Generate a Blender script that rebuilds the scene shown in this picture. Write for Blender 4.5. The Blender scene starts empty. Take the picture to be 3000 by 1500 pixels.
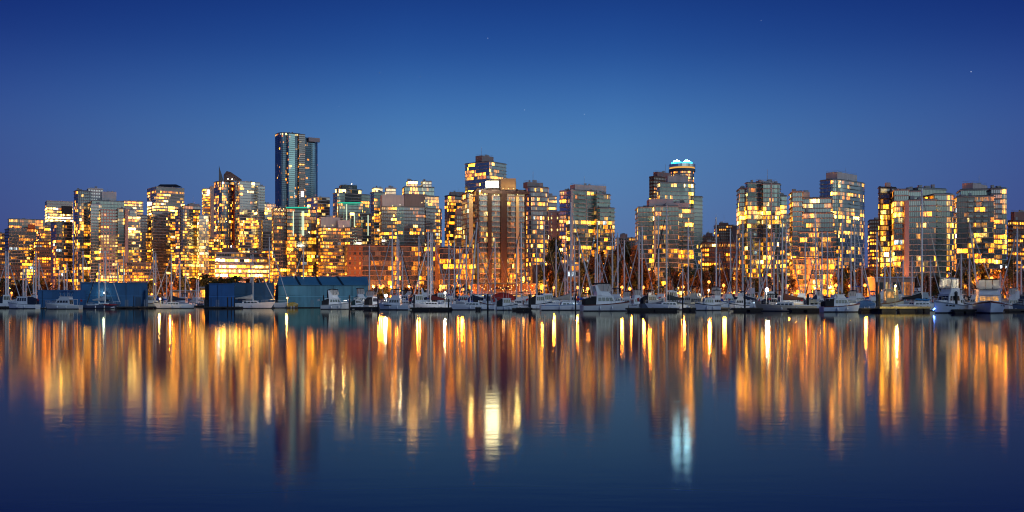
import bpy, math, random
from mathutils import Vector, Matrix
C = bpy.context.scene.collection
H, F, CX, HY = 2.0, 3000.0, 1500.0, 881.0
GZ = 2.5
def gx(px, D): return (px - CX) / F * D
def gz(py, D): return H + (HY - py) / F * D
R = math.radians

# ------------------------------------------------------------------ materials
MATS = {}
def nodes_of(name):
    m = bpy.data.materials.new(name); m.use_nodes = True
    nt = m.node_tree; nt.nodes.clear()
    out = nt.nodes.new('ShaderNodeOutputMaterial')
    return m, nt, out
def link(nt, a, b): nt.links.new(a, b)
def paint(col, rough=.6, metal=0.0, var=.18, scale=.35, streak=True):
    key = ('p', tuple(col), rough, metal, var, scale)
    if key in MATS: return MATS[key]
    m, nt, out = nodes_of('surface')
    p = nt.nodes.new('ShaderNodeBsdfPrincipled'); link(nt, p.outputs[0], out.inputs[0])
    p.inputs['Roughness'].default_value = rough; p.inputs['Metallic'].default_value = metal
    tc = nt.nodes.new('ShaderNodeTexCoord'); mp = nt.nodes.new('ShaderNodeMapping')
    mp.inputs['Scale'].default_value = (1, 1, .3 if streak else 1)
    link(nt, tc.outputs['Object'], mp.inputs[0])
    n = nt.nodes.new('ShaderNodeTexNoise'); n.inputs['Scale'].default_value = scale; n.inputs['Detail'].default_value = 5
    link(nt, mp.outputs[0], n.inputs['Vector'])
    mr = nt.nodes.new('ShaderNodeMapRange'); mr.inputs[3].default_value = 1 - var * 1.6; mr.inputs[4].default_value = 1 + var * 1.6
    link(nt, n.outputs['Fac'], mr.inputs[0])
    mx = nt.nodes.new('ShaderNodeMix'); mx.data_type = 'RGBA'; mx.blend_type = 'MULTIPLY'; mx.inputs[0].default_value = 1
    mx.inputs[6].default_value = (*col, 1); link(nt, mr.outputs[0], mx.inputs[7])
    link(nt, mx.outputs[2], p.inputs['Base Color'])
    MATS[key] = m; return m
def glow(col, s):
    key = ('e', tuple(col), s)
    if key in MATS: return MATS[key]
    m, nt, out = nodes_of('lamp_light')
    e = nt.nodes.new('ShaderNodeEmission'); e.inputs[0].default_value = (*col, 1); e.inputs[1].default_value = s
    link(nt, e.outputs[0], out.inputs[0]); MATS[key] = m; return m
def glass(dark, refl=.42, tint=(.85, .95, .95)):
    """glazing: dark room or pale blind behind a reflecting pane; lit rooms glow (face attribute 'room')"""
    key = ('g', tuple(dark), refl, tuple(tint))
    if key in MATS: return MATS[key]
    m, nt, out = nodes_of('window_glass')
    at = nt.nodes.new('ShaderNodeAttribute'); at.attribute_name = 'room'
    p = nt.nodes.new('ShaderNodeBsdfPrincipled'); p.inputs['Roughness'].default_value = .35
    mx = nt.nodes.new('ShaderNodeMix'); mx.data_type = 'RGBA'
    mx.inputs[6].default_value = (*[c*.5 for c in dark], 1); mx.inputs[7].default_value = (.24, .22, .20, 1)
    link(nt, at.outputs['Alpha'], mx.inputs[0]); link(nt, mx.outputs[2], p.inputs['Base Color'])
    g = nt.nodes.new('ShaderNodeBsdfGlossy'); g.inputs['Color'].default_value = (*tint, 1); g.inputs['Roughness'].default_value = .05
    ms = nt.nodes.new('ShaderNodeMixShader'); ms.inputs[0].default_value = refl
    link(nt, p.outputs[0], ms.inputs[1]); link(nt, g.outputs[0], ms.inputs[2])
    tc = nt.nodes.new('ShaderNodeTexCoord'); n = nt.nodes.new('ShaderNodeTexNoise')
    n.inputs['Scale'].default_value = 1.0; n.inputs['Detail'].default_value = 4
    mpn = nt.nodes.new('ShaderNodeMapping'); mpn.inputs['Scale'].default_value = (1.9, 1.9, .8); link(nt, tc.outputs['Object'], mpn.inputs[0]); link(nt, mpn.outputs[0], n.inputs['Vector'])
    mr = nt.nodes.new('ShaderNodeMapRange'); mr.inputs[1].default_value = .3; mr.inputs[2].default_value = .7
    mr.inputs[3].default_value = .04; mr.inputs[4].default_value = 1.9; link(nt, n.outputs['Fac'], mr.inputs[0])
    e = nt.nodes.new('ShaderNodeEmission'); link(nt, at.outputs['Color'], e.inputs[0]); link(nt, mr.outputs[0], e.inputs[1])
    ad = nt.nodes.new('ShaderNodeAddShader'); link(nt, ms.outputs[0], ad.inputs[0]); link(nt, e.outputs[0], ad.inputs[1])
    link(nt, ad.outputs[0], out.inputs[0]); MATS[key] = m; return m
def railglass():
    if 'rail' in MATS: return MATS['rail']
    m, nt, out = nodes_of('railing_glass')
    t = nt.nodes.new('ShaderNodeBsdfTransparent'); t.inputs[0].default_value = (.75, .85, .85, 1)
    g = nt.nodes.new('ShaderNodeBsdfGlossy'); g.inputs[0].default_value = (.8, .95, .93, 1); g.inputs['Roughness'].default_value = .08
    d = nt.nodes.new('ShaderNodeBsdfDiffuse'); d.inputs[0].default_value = (.3, .38, .37, 1)
    m1 = nt.nodes.new('ShaderNodeMixShader'); m1.inputs[0].default_value = .5; link(nt, g.outputs[0], m1.inputs[1]); link(nt, d.outputs[0], m1.inputs[2])
    m2 = nt.nodes.new('ShaderNodeMixShader'); m2.inputs[0].default_value = .45
    link(nt, t.outputs[0], m2.inputs[1]); link(nt, m1.outputs[0], m2.inputs[2]); link(nt, m2.outputs[0], out.inputs[0])
    MATS['rail'] = m; return m
def vinyl():
    """pale clear-vinyl canopy panel"""
    if 'vinyl' in MATS: return MATS['vinyl']
    m, nt, out = nodes_of('canvas_vinyl')
    d = nt.nodes.new('ShaderNodeBsdfDiffuse'); d.inputs[0].default_value = (.8, .78, .72, 1)
    t = nt.nodes.new('ShaderNodeBsdfTranslucent'); t.inputs[0].default_value = (.8, .76, .66, 1)
    a = nt.nodes.new('ShaderNodeMixShader'); a.inputs[0].default_value = .45
    link(nt, d.outputs[0], a.inputs[1]); link(nt, t.outputs[0], a.inputs[2]); link(nt, a.outputs[0], out.inputs[0])
    MATS['vinyl'] = m; return m

# ------------------------------------------------------------------ mesh builder
class MB:
    def __init__(s): s.v = []; s.f = []; s.m = []; s.g = {}
    def quad(s, a, b, c, d, mi=0, g=None):
        n = len(s.v); s.v += [tuple(a), tuple(b), tuple(c), tuple(d)]; s.f.append((n, n+1, n+2, n+3)); s.m.append(mi)
        if g: s.g[len(s.f)-1] = g
    def box(s, x0, x1, y0, y1, z0, z1, mi=0, bottom=True):
        n = len(s.v)
        s.v += [(x0,y0,z0),(x1,y0,z0),(x1,y1,z0),(x0,y1,z0),(x0,y0,z1),(x1,y0,z1),(x1,y1,z1),(x0,y1,z1)]
        fs = [(4,5,6,7),(0,1,5,4),(1,2,6,5),(2,3,7,6),(3,0,4,7)] + ([(3,2,1,0)] if bottom else [])
        for f in fs: s.f.append(tuple(n+i for i in f)); s.m.append(mi)
    def prism(s, poly, z0, z1, mi=0, bottom=False, top=True):
        n = len(s.v); k = len(poly)
        s.v += [(p[0], p[1], z0) for p in poly] + [(p[0], p[1], z1) for p in poly]
        for i in range(k):
            j = (i+1) % k; s.f.append((n+i, n+j, n+k+j, n+k+i)); s.m.append(mi)
        if top: s.f.append(tuple(n+k+i for i in range(k))); s.m.append(mi)
        if bottom: s.f.append(tuple(n+k-1-i for i in range(k))); s.m.append(mi)
    def loft(s, secs, mi=0, cap=True, closed=True):
        n = len(s.v); k = len(secs[0])
        for q in secs: s.v += [tuple(p) for p in q]
        for a in range(len(secs)-1):
            for i in range(k if closed else k-1):
                j = (i+1) % k; s.f.append((n+a*k+i, n+a*k+j, n+(a+1)*k+j, n+(a+1)*k+i)); s.m.append(mi)
        if cap:
            s.f.append(tuple(n+k-1-i for i in range(k))); s.m.append(mi)
            b = n+(len(secs)-1)*k; s.f.append(tuple(b+i for i in range(k))); s.m.append(mi)
    def tube(s, p0, p1, r0, r1=None, n=6, mi=0):
        r1 = r0 if r1 is None else r1
        p0 = Vector(p0); p1 = Vector(p1); d = (p1-p0)
        if d.length < 1e-6: return
        d.normalize(); u = d.orthogonal().normalized(); w = d.cross(u)
        s.loft([[p0+(u*math.cos(2*math.pi*i/n)+w*math.sin(2*math.pi*i/n))*r0 for i in range(n)],
                [p1+(u*math.cos(2*math.pi*i/n)+w*math.sin(2*math.pi*i/n))*r1 for i in range(n)]], mi)
    def path(s, pts, r, n=5, mi=0):
        for a, b in zip(pts, pts[1:]): s.tube(a, b, r, r, n, mi)
    def ball(s, c, r, nu=10, nv=7, mi=0, sz=1.0):
        secs = []
        for a in range(nv):
            t = math.pi*(a+.02)/(nv-1+.04)
            secs.append([(c[0]+r*math.sin(t)*math.cos(2*math.pi*i/nu), c[1]+r*math.sin(t)*math.sin(2*math.pi*i/nu), c[2]-r*sz*math.cos(t)) for i in range(nu)])
        s.loft(secs, mi)
    def panes(s, a, b, c, d, n, gap=.06, v0=0.0, v1=1.0, off=.03, mi=0, u0=0., u1=1., g=None):
        """n panes on the face a,b (bottom) c,d (top)"""
        a, b, c, d = Vector(a), Vector(b), Vector(c), Vector(d)
        nn = (b-a).cross(d-a).normalized()*off
        def P(u, v): return (a.lerp(b, u)).lerp(d.lerp(c, u), v)+nn
        w = (u1-u0)/n
        for i in range(n):
            x0 = u0+w*(i+gap/2); x1 = u0+w*(i+1-gap/2)
            s.quad(P(x0, v0), P(x1, v0), P(x1, v1), P(x0, v1), mi, g(i) if g else None)
    def build(s, name, mats, parent=None, smooth=False):
        if not s.f: return None
        me = bpy.data.meshes.new(name); me.from_pydata(s.v, [], s.f)
        if not isinstance(mats, (list, tuple)): mats = [mats]
        for m in mats: me.materials.append(m)
        if len(mats) > 1: me.polygons.foreach_set('material_index', s.m)
        if s.g is not None and len(s.g):
            at = me.attributes.new('room', 'FLOAT_COLOR', 'FACE')
            buf = []
            for i in range(len(s.f)): buf += list(s.g.get(i, (0, 0, 0, 0)))
            at.data.foreach_set('color', buf)
        if smooth: me.polygons.foreach_set('use_smooth', [True]*len(me.polygons))
        me.update()
        o = bpy.data.objects.new(name, me); C.objects.link(o)
        if parent: o.parent = parent
        return o

def tag(o, label=None, cat=None, group=None, kind=None):
    if label: o['label'] = label
    if cat: o['category'] = cat
    if group: o['group'] = group
    if kind: o['kind'] = kind
    return o
def empty(name, loc, rz=0, **k):
    o = bpy.data.objects.new(name, None); C.objects.link(o); o.location = loc; o.rotation_euler = (0, 0, rz)
    o.empty_display_size = .5
    return tag(o, **k)

# ------------------------------------------------------------------ towers
def lerp(a, b, t): return tuple(x+(y-x)*t for x, y in zip(a, b))
ORANGE, AMBER, CREAM = (1, .25, .006), (1, .41, .026), (1, .68, .20)
def warm(rng, w=.5):
    t = min(1, max(0, rng.gauss(w-.10, .30)))
    return lerp(ORANGE, AMBER, t*2) if t < .5 else lerp(AMBER, CREAM, t*2-1)
def bright(rng):
    return min(11, max(.09, math.exp(rng.gauss(-.40, 1.15))))

STY = {  # wall, glass, slab colour, slab overhang, pane pitch, sill, head, gap, reflect
 'teal':   dict(wall=(.30,.31,.30), glass=(.03,.10,.11), tint=(.72,1,.95), slab=(.50,.48,.45), sp=.40, pw=1.35, sill=.14, head=.92, gap=.16, refl=.33),
 'aqua':   dict(wall=(.36,.40,.39), glass=(.05,.15,.15), tint=(.78,1,.97), slab=(.55,.55,.52), sp=.35, pw=1.4, sill=.12, head=.92, gap=.14, refl=.40),
 'blue':   dict(wall=(.10,.12,.15), glass=(.02,.05,.09), tint=(.75,.88,1), slab=(.35,.36,.38), sp=.30, pw=1.35, sill=.12, head=.92, gap=.14, refl=.28),
 'dark':   dict(wall=(.05,.05,.055), glass=(.012,.02,.025), tint=(.7,.8,.85), slab=(.10,.09,.09), sp=.2, pw=1.5, sill=.12, head=.92, gap=.10, refl=.25),
 'grey':   dict(wall=(.33,.30,.29), glass=(.04,.05,.06), tint=(.85,.92,1), slab=(.45,.42,.40), sp=.35, pw=1.6, sill=.22, head=.90, gap=.20, refl=.35),
 'tan':    dict(wall=(.42,.31,.24), glass=(.05,.05,.05), tint=(.95,.92,.9), slab=(.48,.37,.30), sp=.35, pw=1.7, sill=.25, head=.88, gap=.24, refl=.3),
 'pink':   dict(wall=(.58,.40,.34), glass=(.05,.12,.12), tint=(.8,1,.97), slab=(.58,.40,.34), sp=.05, pw=3.0, sill=.22, head=.86, gap=.32, refl=.45),
 'white':  dict(wall=(.62,.60,.58), glass=(.06,.08,.09), tint=(.95,1,1), slab=(.66,.64,.62), sp=.30, pw=1.35, sill=.15, head=.92, gap=.12, refl=.55),
 'office': dict(wall=(.62,.50,.44), glass=(.04,.05,.05), tint=(.9,.9,.9), slab=(.62,.50,.44), sp=.1, pw=1.6, sill=.30, head=.86, gap=.06, refl=.3),
 'brown':  dict(wall=(.16,.10,.085), glass=(.05,.05,.055), tint=(.9,.9,.95), slab=(.26,.17,.14), sp=.35, pw=1.5, sill=.12, head=.90, gap=.14, refl=.3),
 'brick':  dict(wall=(.24,.12,.09), glass=(.05,.045,.04), tint=(.9,.85,.8), slab=(.28,.15,.11), sp=.1, pw=2.2, sill=.3, head=.82, gap=.35, refl=.25),
}
def footprint(v, D):
    """polygon [left, near corner, right, back]: the near corner stands at px xc, the sides reach px x0 and x1"""
    x0, xc, x1 = v['x0'], v['xc'], v['x1']; d = D+v.get('d', 0); th = R(v.get('th', 20))+(math.atan((CX-xc)/F) if xc-x0 < 1 else 0)
    Cn = Vector((gx(xc, d), d)); dr = Vector((math.cos(th), math.sin(th))); dl = Vector((-math.sin(th), math.cos(th)))
    def reach(px, u):
        r = (px-CX)/F; t = (r*Cn.y-Cn.x)/(u.x-r*u.y); return t
    dep = v.get('dep')
    tr = reach(x1, dr) if x1 > xc+.5 else (dep or 16)
    tl = reach(x0, dl) if x0 < xc-.5 else (dep or 16)
    tr = min(max(tr, 1), 90) ; tl = min(max(tl, 1), 60)
    L = Cn+dl*tl; Rr = Cn+dr*tr; B = L+dr*tr
    poly = [L, Cn, Rr, B]
    if v.get('round'):
        out = []; rad = v.get('rad', 6); n = v.get('seg', 6)
        for i, p in enumerate(poly):
            if i in v['round']:
                a = poly[i-1]; b = poly[(i+1) % 4]
                ua = (a-p); ub = (b-p); ra = min(rad, ua.length*.48); rb = min(rad, ub.length*.48)
                pa = p+ua.normalized()*ra; pb_ = p+ub.normalized()*rb
                for k in range(n+1):
                    t = k/n; out.append(pa*(1-t)**2+p*2*t*(1-t)+pb_*t*t)
            else: out.append(p)
        poly = out
    return poly
def circle(x0, x1, D, n=28):
    r = (x1-x0)/2/F*D; c = Vector((gx((x0+x1)/2, D), D+r))
    return [c+Vector((math.cos(2*math.pi*i/n+math.pi*.9), math.sin(2*math.pi*i/n+math.pi*.9)))*r for i in range(n)]
def offset(poly, d):
    n = len(poly); out = []
    for i in range(n):
        a, p, b = poly[i-1], poly[i], poly[(i+1) % n]
        e0 = (p-a).normalized(); e1 = (b-p).normalized()
        n0 = Vector((e0.y, -e0.x)); n1 = Vector((e1.y, -e1.x)); m = n0+n1
        k = m.length_squared
        out.append(p+(m*(2*d/k) if k > .4 else n0*d))
    return out
TOWERS = {}
def tower(key, name, label, cat, D, vols, fh=3.0, seed=None, style='grey', lit=.3, br=1.0, hue=.5, rows=(), group=None):
    rng = random.Random(seed if seed is not None else key)
    polys = [(circle(v['x0'], v['x1'], D+v.get('d', 0)) if v.get('round') == 'all' else footprint(v, D)) for v in vols]
    base = polys[0][1]; root = empty(name, (base.x, base.y, GZ), label=label, cat=cat, group=group)
    inv = Vector((base.x, base.y))
    for v, poly in zip(vols, polys):
        poly = [p-inv for p in poly]; d = D+v.get('d', 0)
        S = dict(STY[v.get('st', style)]); S.update(v.get('o', {}))
        z1 = gz(v['top'], d)-GZ; z0 = gz(v['base'], d)-GZ if 'base' in v else -.6
        wallm = paint(tuple(c*(.95 if v.get('plain') or S['wall'][0] > .55 else .40) for c in S['wall']), .75); slabm = paint(tuple(c*.8 for c in S['slab']), .7)
        plain = v.get('plain')
        mb = MB(); ew = min(.35, z1*.01)
        mb.prism(poly, z0, z1+(0 if plain else .9), 0)
        mb.build('penthouse' if plain and 'base' in v else 'wall', wallm, root)
        if plain:
            if v.get('vents', 1):
                eb = MB(); mn = min(p.x for p in poly); mxx = max(p.x for p in poly); cy = sum(p.y for p in poly)/len(poly); cxx = (mn+mxx)/2
                for k in range(rng.randint(1, 3)):
                    ux = cxx+(rng.random()-.5)*(mxx-mn)*.45; w = rng.uniform(.5, 1.3)
                    eb = MB(); eb.box(ux-w, ux+w, cy-w, cy+w, z1-.02, z1+rng.uniform(.7, 1.8), 0, False); eb.build('roof_unit', paint((.4,.4,.4), .6), root)
                if rng.random() < .7:
                    ux = cxx+(rng.random()-.5)*(mxx-mn)*.4; eb = MB(); eb.tube((ux, cy, z1), (ux, cy, z1+rng.uniform(4, 9)), .16, .08, 5); eb.build('antenna', paint((.5,.5,.5), .6), root)
                eb = MB(); q = offset(poly, -.25)
                for i in range(len(q)):
                    p0, p1 = q[i], q[(i+1) % len(q)]; n_ = max(1, int((p1-p0).length/2))
                    eb.tube((p0.x, p0.y, z1+1.1), (p1.x, p1.y, z1+1.1), .05, n=4)
                    for k in range(n_): pp = p0.lerp(p1, k/n_); eb.tube((pp.x, pp.y, z1), (pp.x, pp.y, z1+1.1), .04, n=4)
                eb.build('roof_railing', paint((.35,.35,.36), .5), root)
            continue
        nf = max(1, round((z1-max(z0, 0))/fh)); h = (z1-max(z0, 0))/nf; zb = max(z0, 0)
        glm = glass(S['glass'], S['refl'], S['tint'])
        off = offset(poly, S['sp']) if S['sp'] else None
        k = len(poly); edges = []
        for i in range(k):
            a, b = poly[i], poly[(i+1) % k]; e = b-a; nrm = Vector((e.y, -e.x)); mid = (a+b)/2+inv
            if e.length > .4 and nrm.dot(-mid) > -.25*nrm.length*mid.length: edges.append((i, a, b))
        bias = {}
        for i, a, b in edges:
            bl_ = []
            while len(bl_) < 200: bl_ += [rng.choice((.06, .2, .6, 1.0, 1.7, 3.0))]*rng.randint(2, 5)
            bias[i] = bl_
        for fi in range(nf):
            zf = zb+fi*h; pz = HY-(zf+h/2+GZ-H)*F/d; fr = fi/max(1, nf-1)
            p = v.get('lit', lit); bm = v.get('br', br); hu = v.get('hue', hue)
            for r in tuple(v.get('rows', ()))+tuple(rows):
                if r[0] <= pz <= r[1]: p, bm = r[2]*(.8 if d < 780 and r[2] < .7 else 1), r[3]; hu = r[4] if len(r) > 4 else hu; break
            else:
                p = p*(1.05 if d < 780 else 1.25)*rng.choice((.35, .8, 1.0, 1.5))
                if pz > 735: p = min(1, p*1.35+.10); hu -= .18
            wm = MB(); st = None
            for i, a, b in edges:
                L = (b-a).length; n = max(1, round(L/(S['pw']*(.7 if d < 780 else .9)))); run = 0
                a3 = (a.x, a.y, zf); b3 = (b.x, b.y, zf); c3 = (b.x, b.y, zf+h); d3 = (a.x, a.y, zf+h)
                cells = []
                for q in range(n):
                    if run <= 0:
                        run = rng.choice((1, 2, 3, 3, 4, 6)); on = rng.random() < (p*bias[i][q % 200] if p < .7 else p); hc = warm(rng, hu); bb = bright(rng)*bm; tone = rng.random()**3*.8
                        if rng.random() < .015: hc = (.45, .55, .6)
                    run -= 1
                    if on: kx = bb*2.3*rng.choice((.2, .5, .8, 1.1, 1.5)); cells.append((hc[0]*kx, hc[1]*kx, hc[2]*kx, .2))
                    else: cells.append((0, 0, 0, max(0, tone+rng.uniform(-.15, .15))))
                wm.panes(a3, b3, c3, d3, n, S['gap'], S['sill'], S['head'], .05, 0, g=lambda q: cells[q])
            wm.build('ribbon_window', glm, root)
            if off and fi > 0:
                sm = MB(); sm.prism(off, zf-.22, zf+.2, 0, True); sm.build('floor_slab', slabm, root)
            for (ei, u0, u1, dp) in v.get('bal', ()):
                if fi == 0 or fi in v.get('nobal', ()): continue
                a, b = poly[ei], poly[(ei+1) % k]; e = (b-a); nn = Vector((e.y, -e.x)).normalized()
                A = a+e*u0; B = a+e*u1; q = [A+nn*.02, A+nn*dp, B+nn*dp, B+nn*.02]
                bmh = MB(); bmh.prism(q, zf-.14, zf+.2, 0, True)
                for s0, s1 in ((q[0], q[1]), (q[1], q[2]), (q[2], q[3])):
                    bmh.quad((s0.x, s0.y, zf+.2), (s1.x, s1.y, zf+.2), (s1.x, s1.y, zf+1.2), (s0.x, s0.y, zf+1.2), 1)
                bmh.build('balcony', [slabm, railglass()], root)
        for (ei, u0, u1, col, pr) in v.get('piers', ()):
            a, b = poly[ei], poly[(ei+1) % k]; e = (b-a); nn = Vector((e.y, -e.x)).normalized()
            A = a+e*u0; B = a+e*u1
            pm = MB(); pm.prism([A-nn*.1, A+nn*pr, B+nn*pr, B-nn*.1], zb-.3 if 'base' not in v else zb, z1+1.1, 0)
            pm.build('pier', paint(col, .75), root)
        cm = MB(); cp = offset(poly, S['sp']+.12); cm.prism(cp, z1-.25, z1+.3, 0, True); cm.build('cornice', slabm, root)
        if v.get('vents', 1) and z1 > 12:
            eb = MB(); mn = min(p.x for p in poly); mxx = max(p.x for p in poly); cy = sum(p.y for p in poly)/len(poly); cxx = (mn+mxx)/2
            for kq in range(rng.randint(1, 3)):
                ux = cxx+(rng.random()-.5)*(mxx-mn)*.55; w = rng.uniform(.6, 1.5)
                eb = MB(); eb.box(ux-w, ux+w, cy-w, cy+w, z1+.85, z1+rng.uniform(1.6, 3.4), 0, False); eb.build('roof_unit', paint((.33,.33,.34), .6), root)
    TOWERS[key] = (root, inv, D); return root
def add_panel(key, name, x0, x1, y0, y1, d, mat, thick=.5):
    """a lit or coloured panel on a tower, at its own distance"""
    root, inv, D = TOWERS[key]
    m = MB(); m.box(gx(x0, d)-inv.x, gx(x1, d)-inv.x, d-thick-inv.y, d-inv.y, gz(y1, d)-GZ, gz(y0, d)-GZ); return m.build(name, mat, root)
# ------------------------------------------------------------------ the skyline, west end to east end
def B(x0, xc, x1, top, **k): return dict(x0=x0, xc=xc, x1=x1, top=top, **k)
APT = 'apartment_tower'
tower('b1', APT, 'yellow-lit slim block cut by the left edge of the skyline', 'apartment tower', 1080,
      [B(-40, -40, 15, 683, th=5, dep=20)], style='tan', lit=.55, br=.8, hue=.3)
tower('b3', APT, 'purple-grey glass block with a glazed roof storey and orange roof box', 'apartment tower', 1000,
      [B(14, 27, 30, 671, th=40, d=6, o=dict(wall=(.2,.17,.17))), B(27, 27, 106, 669, th=4, dep=24, style='grey'),
       B(26, 26, 132, 642, base=669, th=4, d=14, dep=10, st='aqua', o=dict(pw=2.2), lit=.25),
       B(83, 83, 103, 657, base=669, th=4, d=2, dep=6, plain=1, o=dict(wall=(.55,.13,.04)), vents=0)],
      style='grey', lit=.12, br=.7, hue=.2, rows=[(735, 760, .25, .8), (770, 785, .45, 1), (797, 808, .85, 2.2, .75), (808, 830, .8, 1.0, .2)])
tower('b4', APT, 'ochre-lit tower behind the low orange brick block near the left edge', 'apartment tower', 1150,
      [B(104, 120, 150, 660, th=38)], style='tan', lit=.75, br=.9, hue=.3)
tower('b4f', 'brick_block', 'orange brick block with one glowing top storey', 'apartment block', 985,
      [B(103, 103, 149, 708, th=3, dep=18)], style='brick', lit=.35, br=.7, hue=.1, rows=[(708, 724, 1, 3, .35)])
tower('b5', 'office_tower', 'office tower with broad white-lit bands and a dark roof box', 'office tower', 1300,
      [B(137, 137, 214, 589, th=4, dep=30), B(180, 180, 212, 603, base=626, th=4, d=-3, dep=3, plain=1, o=dict(wall=(.05,.03,.03)), vents=0)], fh=3.8,
      style='office', lit=.25, rows=[(589, 600, .1, .3), (611, 632, 1, 2.2, .75), (632, 652, 1, 4.5, .9)])
tower('b6', APT, 'dark blue glass tower left of the tall curved one', 'apartment tower', 1020,
      [B(149, 165, 211, 650, th=36, bal=((1,.05,.3,1.2),))], style='blue', lit=.16, hue=.3, rows=[(703, 712, .7, 1), (725, 742, .6, 1.3), (785, 800, .6, 1)])
tower('b7', APT, 'tall blue-grey tower with a rounded glass bay and white gridded crown', 'apartment tower', 1000,
      [B(217, 224, 268, 559, th=34, round=(1,), rad=12, o=dict(pw=1.9, sp=.5), bal=((7,.0,.5,1.2),)),
       B(258, 258, 302, 553, th=4, d=8, dep=14, st='white', o=dict(pw=2.4, gap=.4, sill=.25, head=.75), lit=.05),
       B(298, 298, 341, 561, th=4, d=10, dep=14, plain=1, o=dict(wall=(.62,.55,.52)))],
      style='blue', lit=.14, rows=[(598, 612, .5, .6), (655, 664, .8, 1.4), (668, 680, .75, 1.5), (722, 730, .5, .6), (780, 790, .6, 1.2)])
tower('b8', APT, 'pink-framed square-windowed tower with a teal glass top', 'apartment tower', 980,
      [B(270, 270, 364, 588, th=5, d=9, dep=22, st='aqua', lit=.02, o=dict(glass=(.08,.24,.2))),
       B(266, 266, 297, 600, th=5, d=4, dep=10, st='white', lit=.25, o=dict(pw=1.3), bal=((1,.1,.9,1.1),)),
       B(295, 295, 345, 615, th=5, dep=18, st='pink', lit=.3, rows=[(615, 690, .10, .6), (690, 765, .92, .85, .75), (765, 812, .7, .9, .7)]),
       B(345, 345, 368, 612, th=5, d=2, dep=14, st='aqua', lit=.22, o=dict(wall=(.5,.38,.33))),
       B(367, 367, 376, 612, th=5, d=-.5, dep=16, plain=1, o=dict(wall=(.58,.37,.30)), vents=0)], style='pink', hue=.6)
tower('b9', APT, 'cream-lit tower with stepped terraces right of the pink-framed one', 'apartment tower', 1090,
      [B(363, 363, 419, 589, th=4, d=40, dep=22, st='office', lit=.5, rows=[(589, 604, .9, 1.3, .4)]),
       B(375, 375, 411, 634, th=4, dep=18, st='white', bal=((1,.05,.35,1.3),), lit=.5), B(380, 380, 400, 618, base=634, th=4, d=5, dep=8, st='white', lit=.6, br=1.5)],
      style='white', lit=.5, hue=.75, rows=[(634, 642, 1, 2.5, .5)])
tower('b10', 'office_tower', 'pink stone office tower with lit bands and a dark hipped roof', 'office tower', 1320,
      [B(431, 457, 540, 548, th=37, rows=[(548, 556, 0, 0), (556, 570, .85, 1.0, .2), (570, 586, .35, .8), (586, 598, .5, 1.5, .7), (598, 640, 1, 3.0, .8)]),
       B(458, 458, 534, 546, base=549, th=8, d=22, dep=22, plain=1, o=dict(wall=(.03,.03,.035)), vents=0)], fh=4.0, style='office', lit=.7, hue=.55)
tower('b11', APT, 'slab tower of grey concrete dotted with small lit windows', 'apartment tower', 1080,
      [B(402, 402, 448, 632, th=6, d=14, dep=18), B(443, 447, 503, 619, th=30), B(500, 500, 517, 625, th=8, d=6, dep=14)], style='grey', lit=.3, br=.9, hue=.6,
      group=None)
tower('b12', APT, 'round-cornered apartment tower with one white-lit side', 'apartment tower', 1020,
      [B(532, 532, 586, 613, th=25, d=6, dep=14, round=(1,), rad=8, bal=((7,.1,.7,1.3),)), B(583, 583, 611, 632, th=8, dep=14, st='white', lit=.85, hue=.85, br=.8),
       B(540, 540, 588, 603, base=613, th=10, d=9, dep=12, lit=.5), B(553, 553, 585, 597, base=603, th=10, d=11, dep=8, plain=1)],
      style='grey', lit=.28, hue=.45)
tower('b13', 'office_tower', 'narrow pale tower with a pink stone shaft beside the dark glass tower', 'office tower', 1210,
      [B(596, 596, 619, 553, th=5, dep=18, lit=.85, br=1.2, hue=.4), B(617, 617, 634, 546, th=5, d=-4, dep=16, plain=1, o=dict(wall=(.6,.42,.34)))], style='office')
tower('b14', APT, 'dark curved glass tower with a sail-like roof fin', 'apartment tower', 1120,
      [B(627, 645, 694, 531, th=38, round=(1, 2), rad=13, seg=9), B(688, 688, 693, 540, th=20, d=4, dep=8, plain=1, vents=0, o=dict(wall=(.35,.05,.03)))],
      style='blue', lit=.3, br=1.1, hue=.45, rows=[(690, 735, .6, 1.2, .4)])
tower('b15', APT, 'stepped white glass tower right of the sail-roofed tower', 'apartment tower', 1110,
      [B(688, 702, 762, 532, th=38), B(757, 757, 776, 546, th=15, d=3, dep=14, bal=((1,.3,.95,1.3),))],
      style='white', lit=.25, hue=.75, br=1.0, rows=[(540, 640, .10, 1.0, .8), (640, 670, .5, 1.4, .4), (690, 735, .45, 1.2, .4)])
tower('b16', 'terraced_office', 'low stepped office terrace with long bands of white light', 'office block', 930,
      [B(634, 634, 785, 741, th=3, d=16, dep=26), B(645, 645, 786, 757, th=3, d=8, dep=10), B(632, 632, 790, 775, th=3, dep=10),
       B(653, 653, 697, 727, base=741, th=3, d=22, dep=14, plain=1, o=dict(wall=(.15,.09,.08)))],
      fh=4.2, style='office', lit=.5, hue=.5, rows=[(741, 758, .5, .7), (758, 776, .92, 2.6, .75), (778, 795, 1, 5.0, .85), (797, 812, .95, 3.2, .6)])
tower('b17', APT, 'small grey tower between the white glass tower and the tan one', 'apartment tower', 1060,
      [B(770, 770, 802, 645, th=6, dep=16, lit=.35), B(774, 774, 806, 598, th=6, d=120, dep=18, st='white', lit=.6, rows=[(598, 625, .9, 1.8, .6)])], style='grey')
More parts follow.
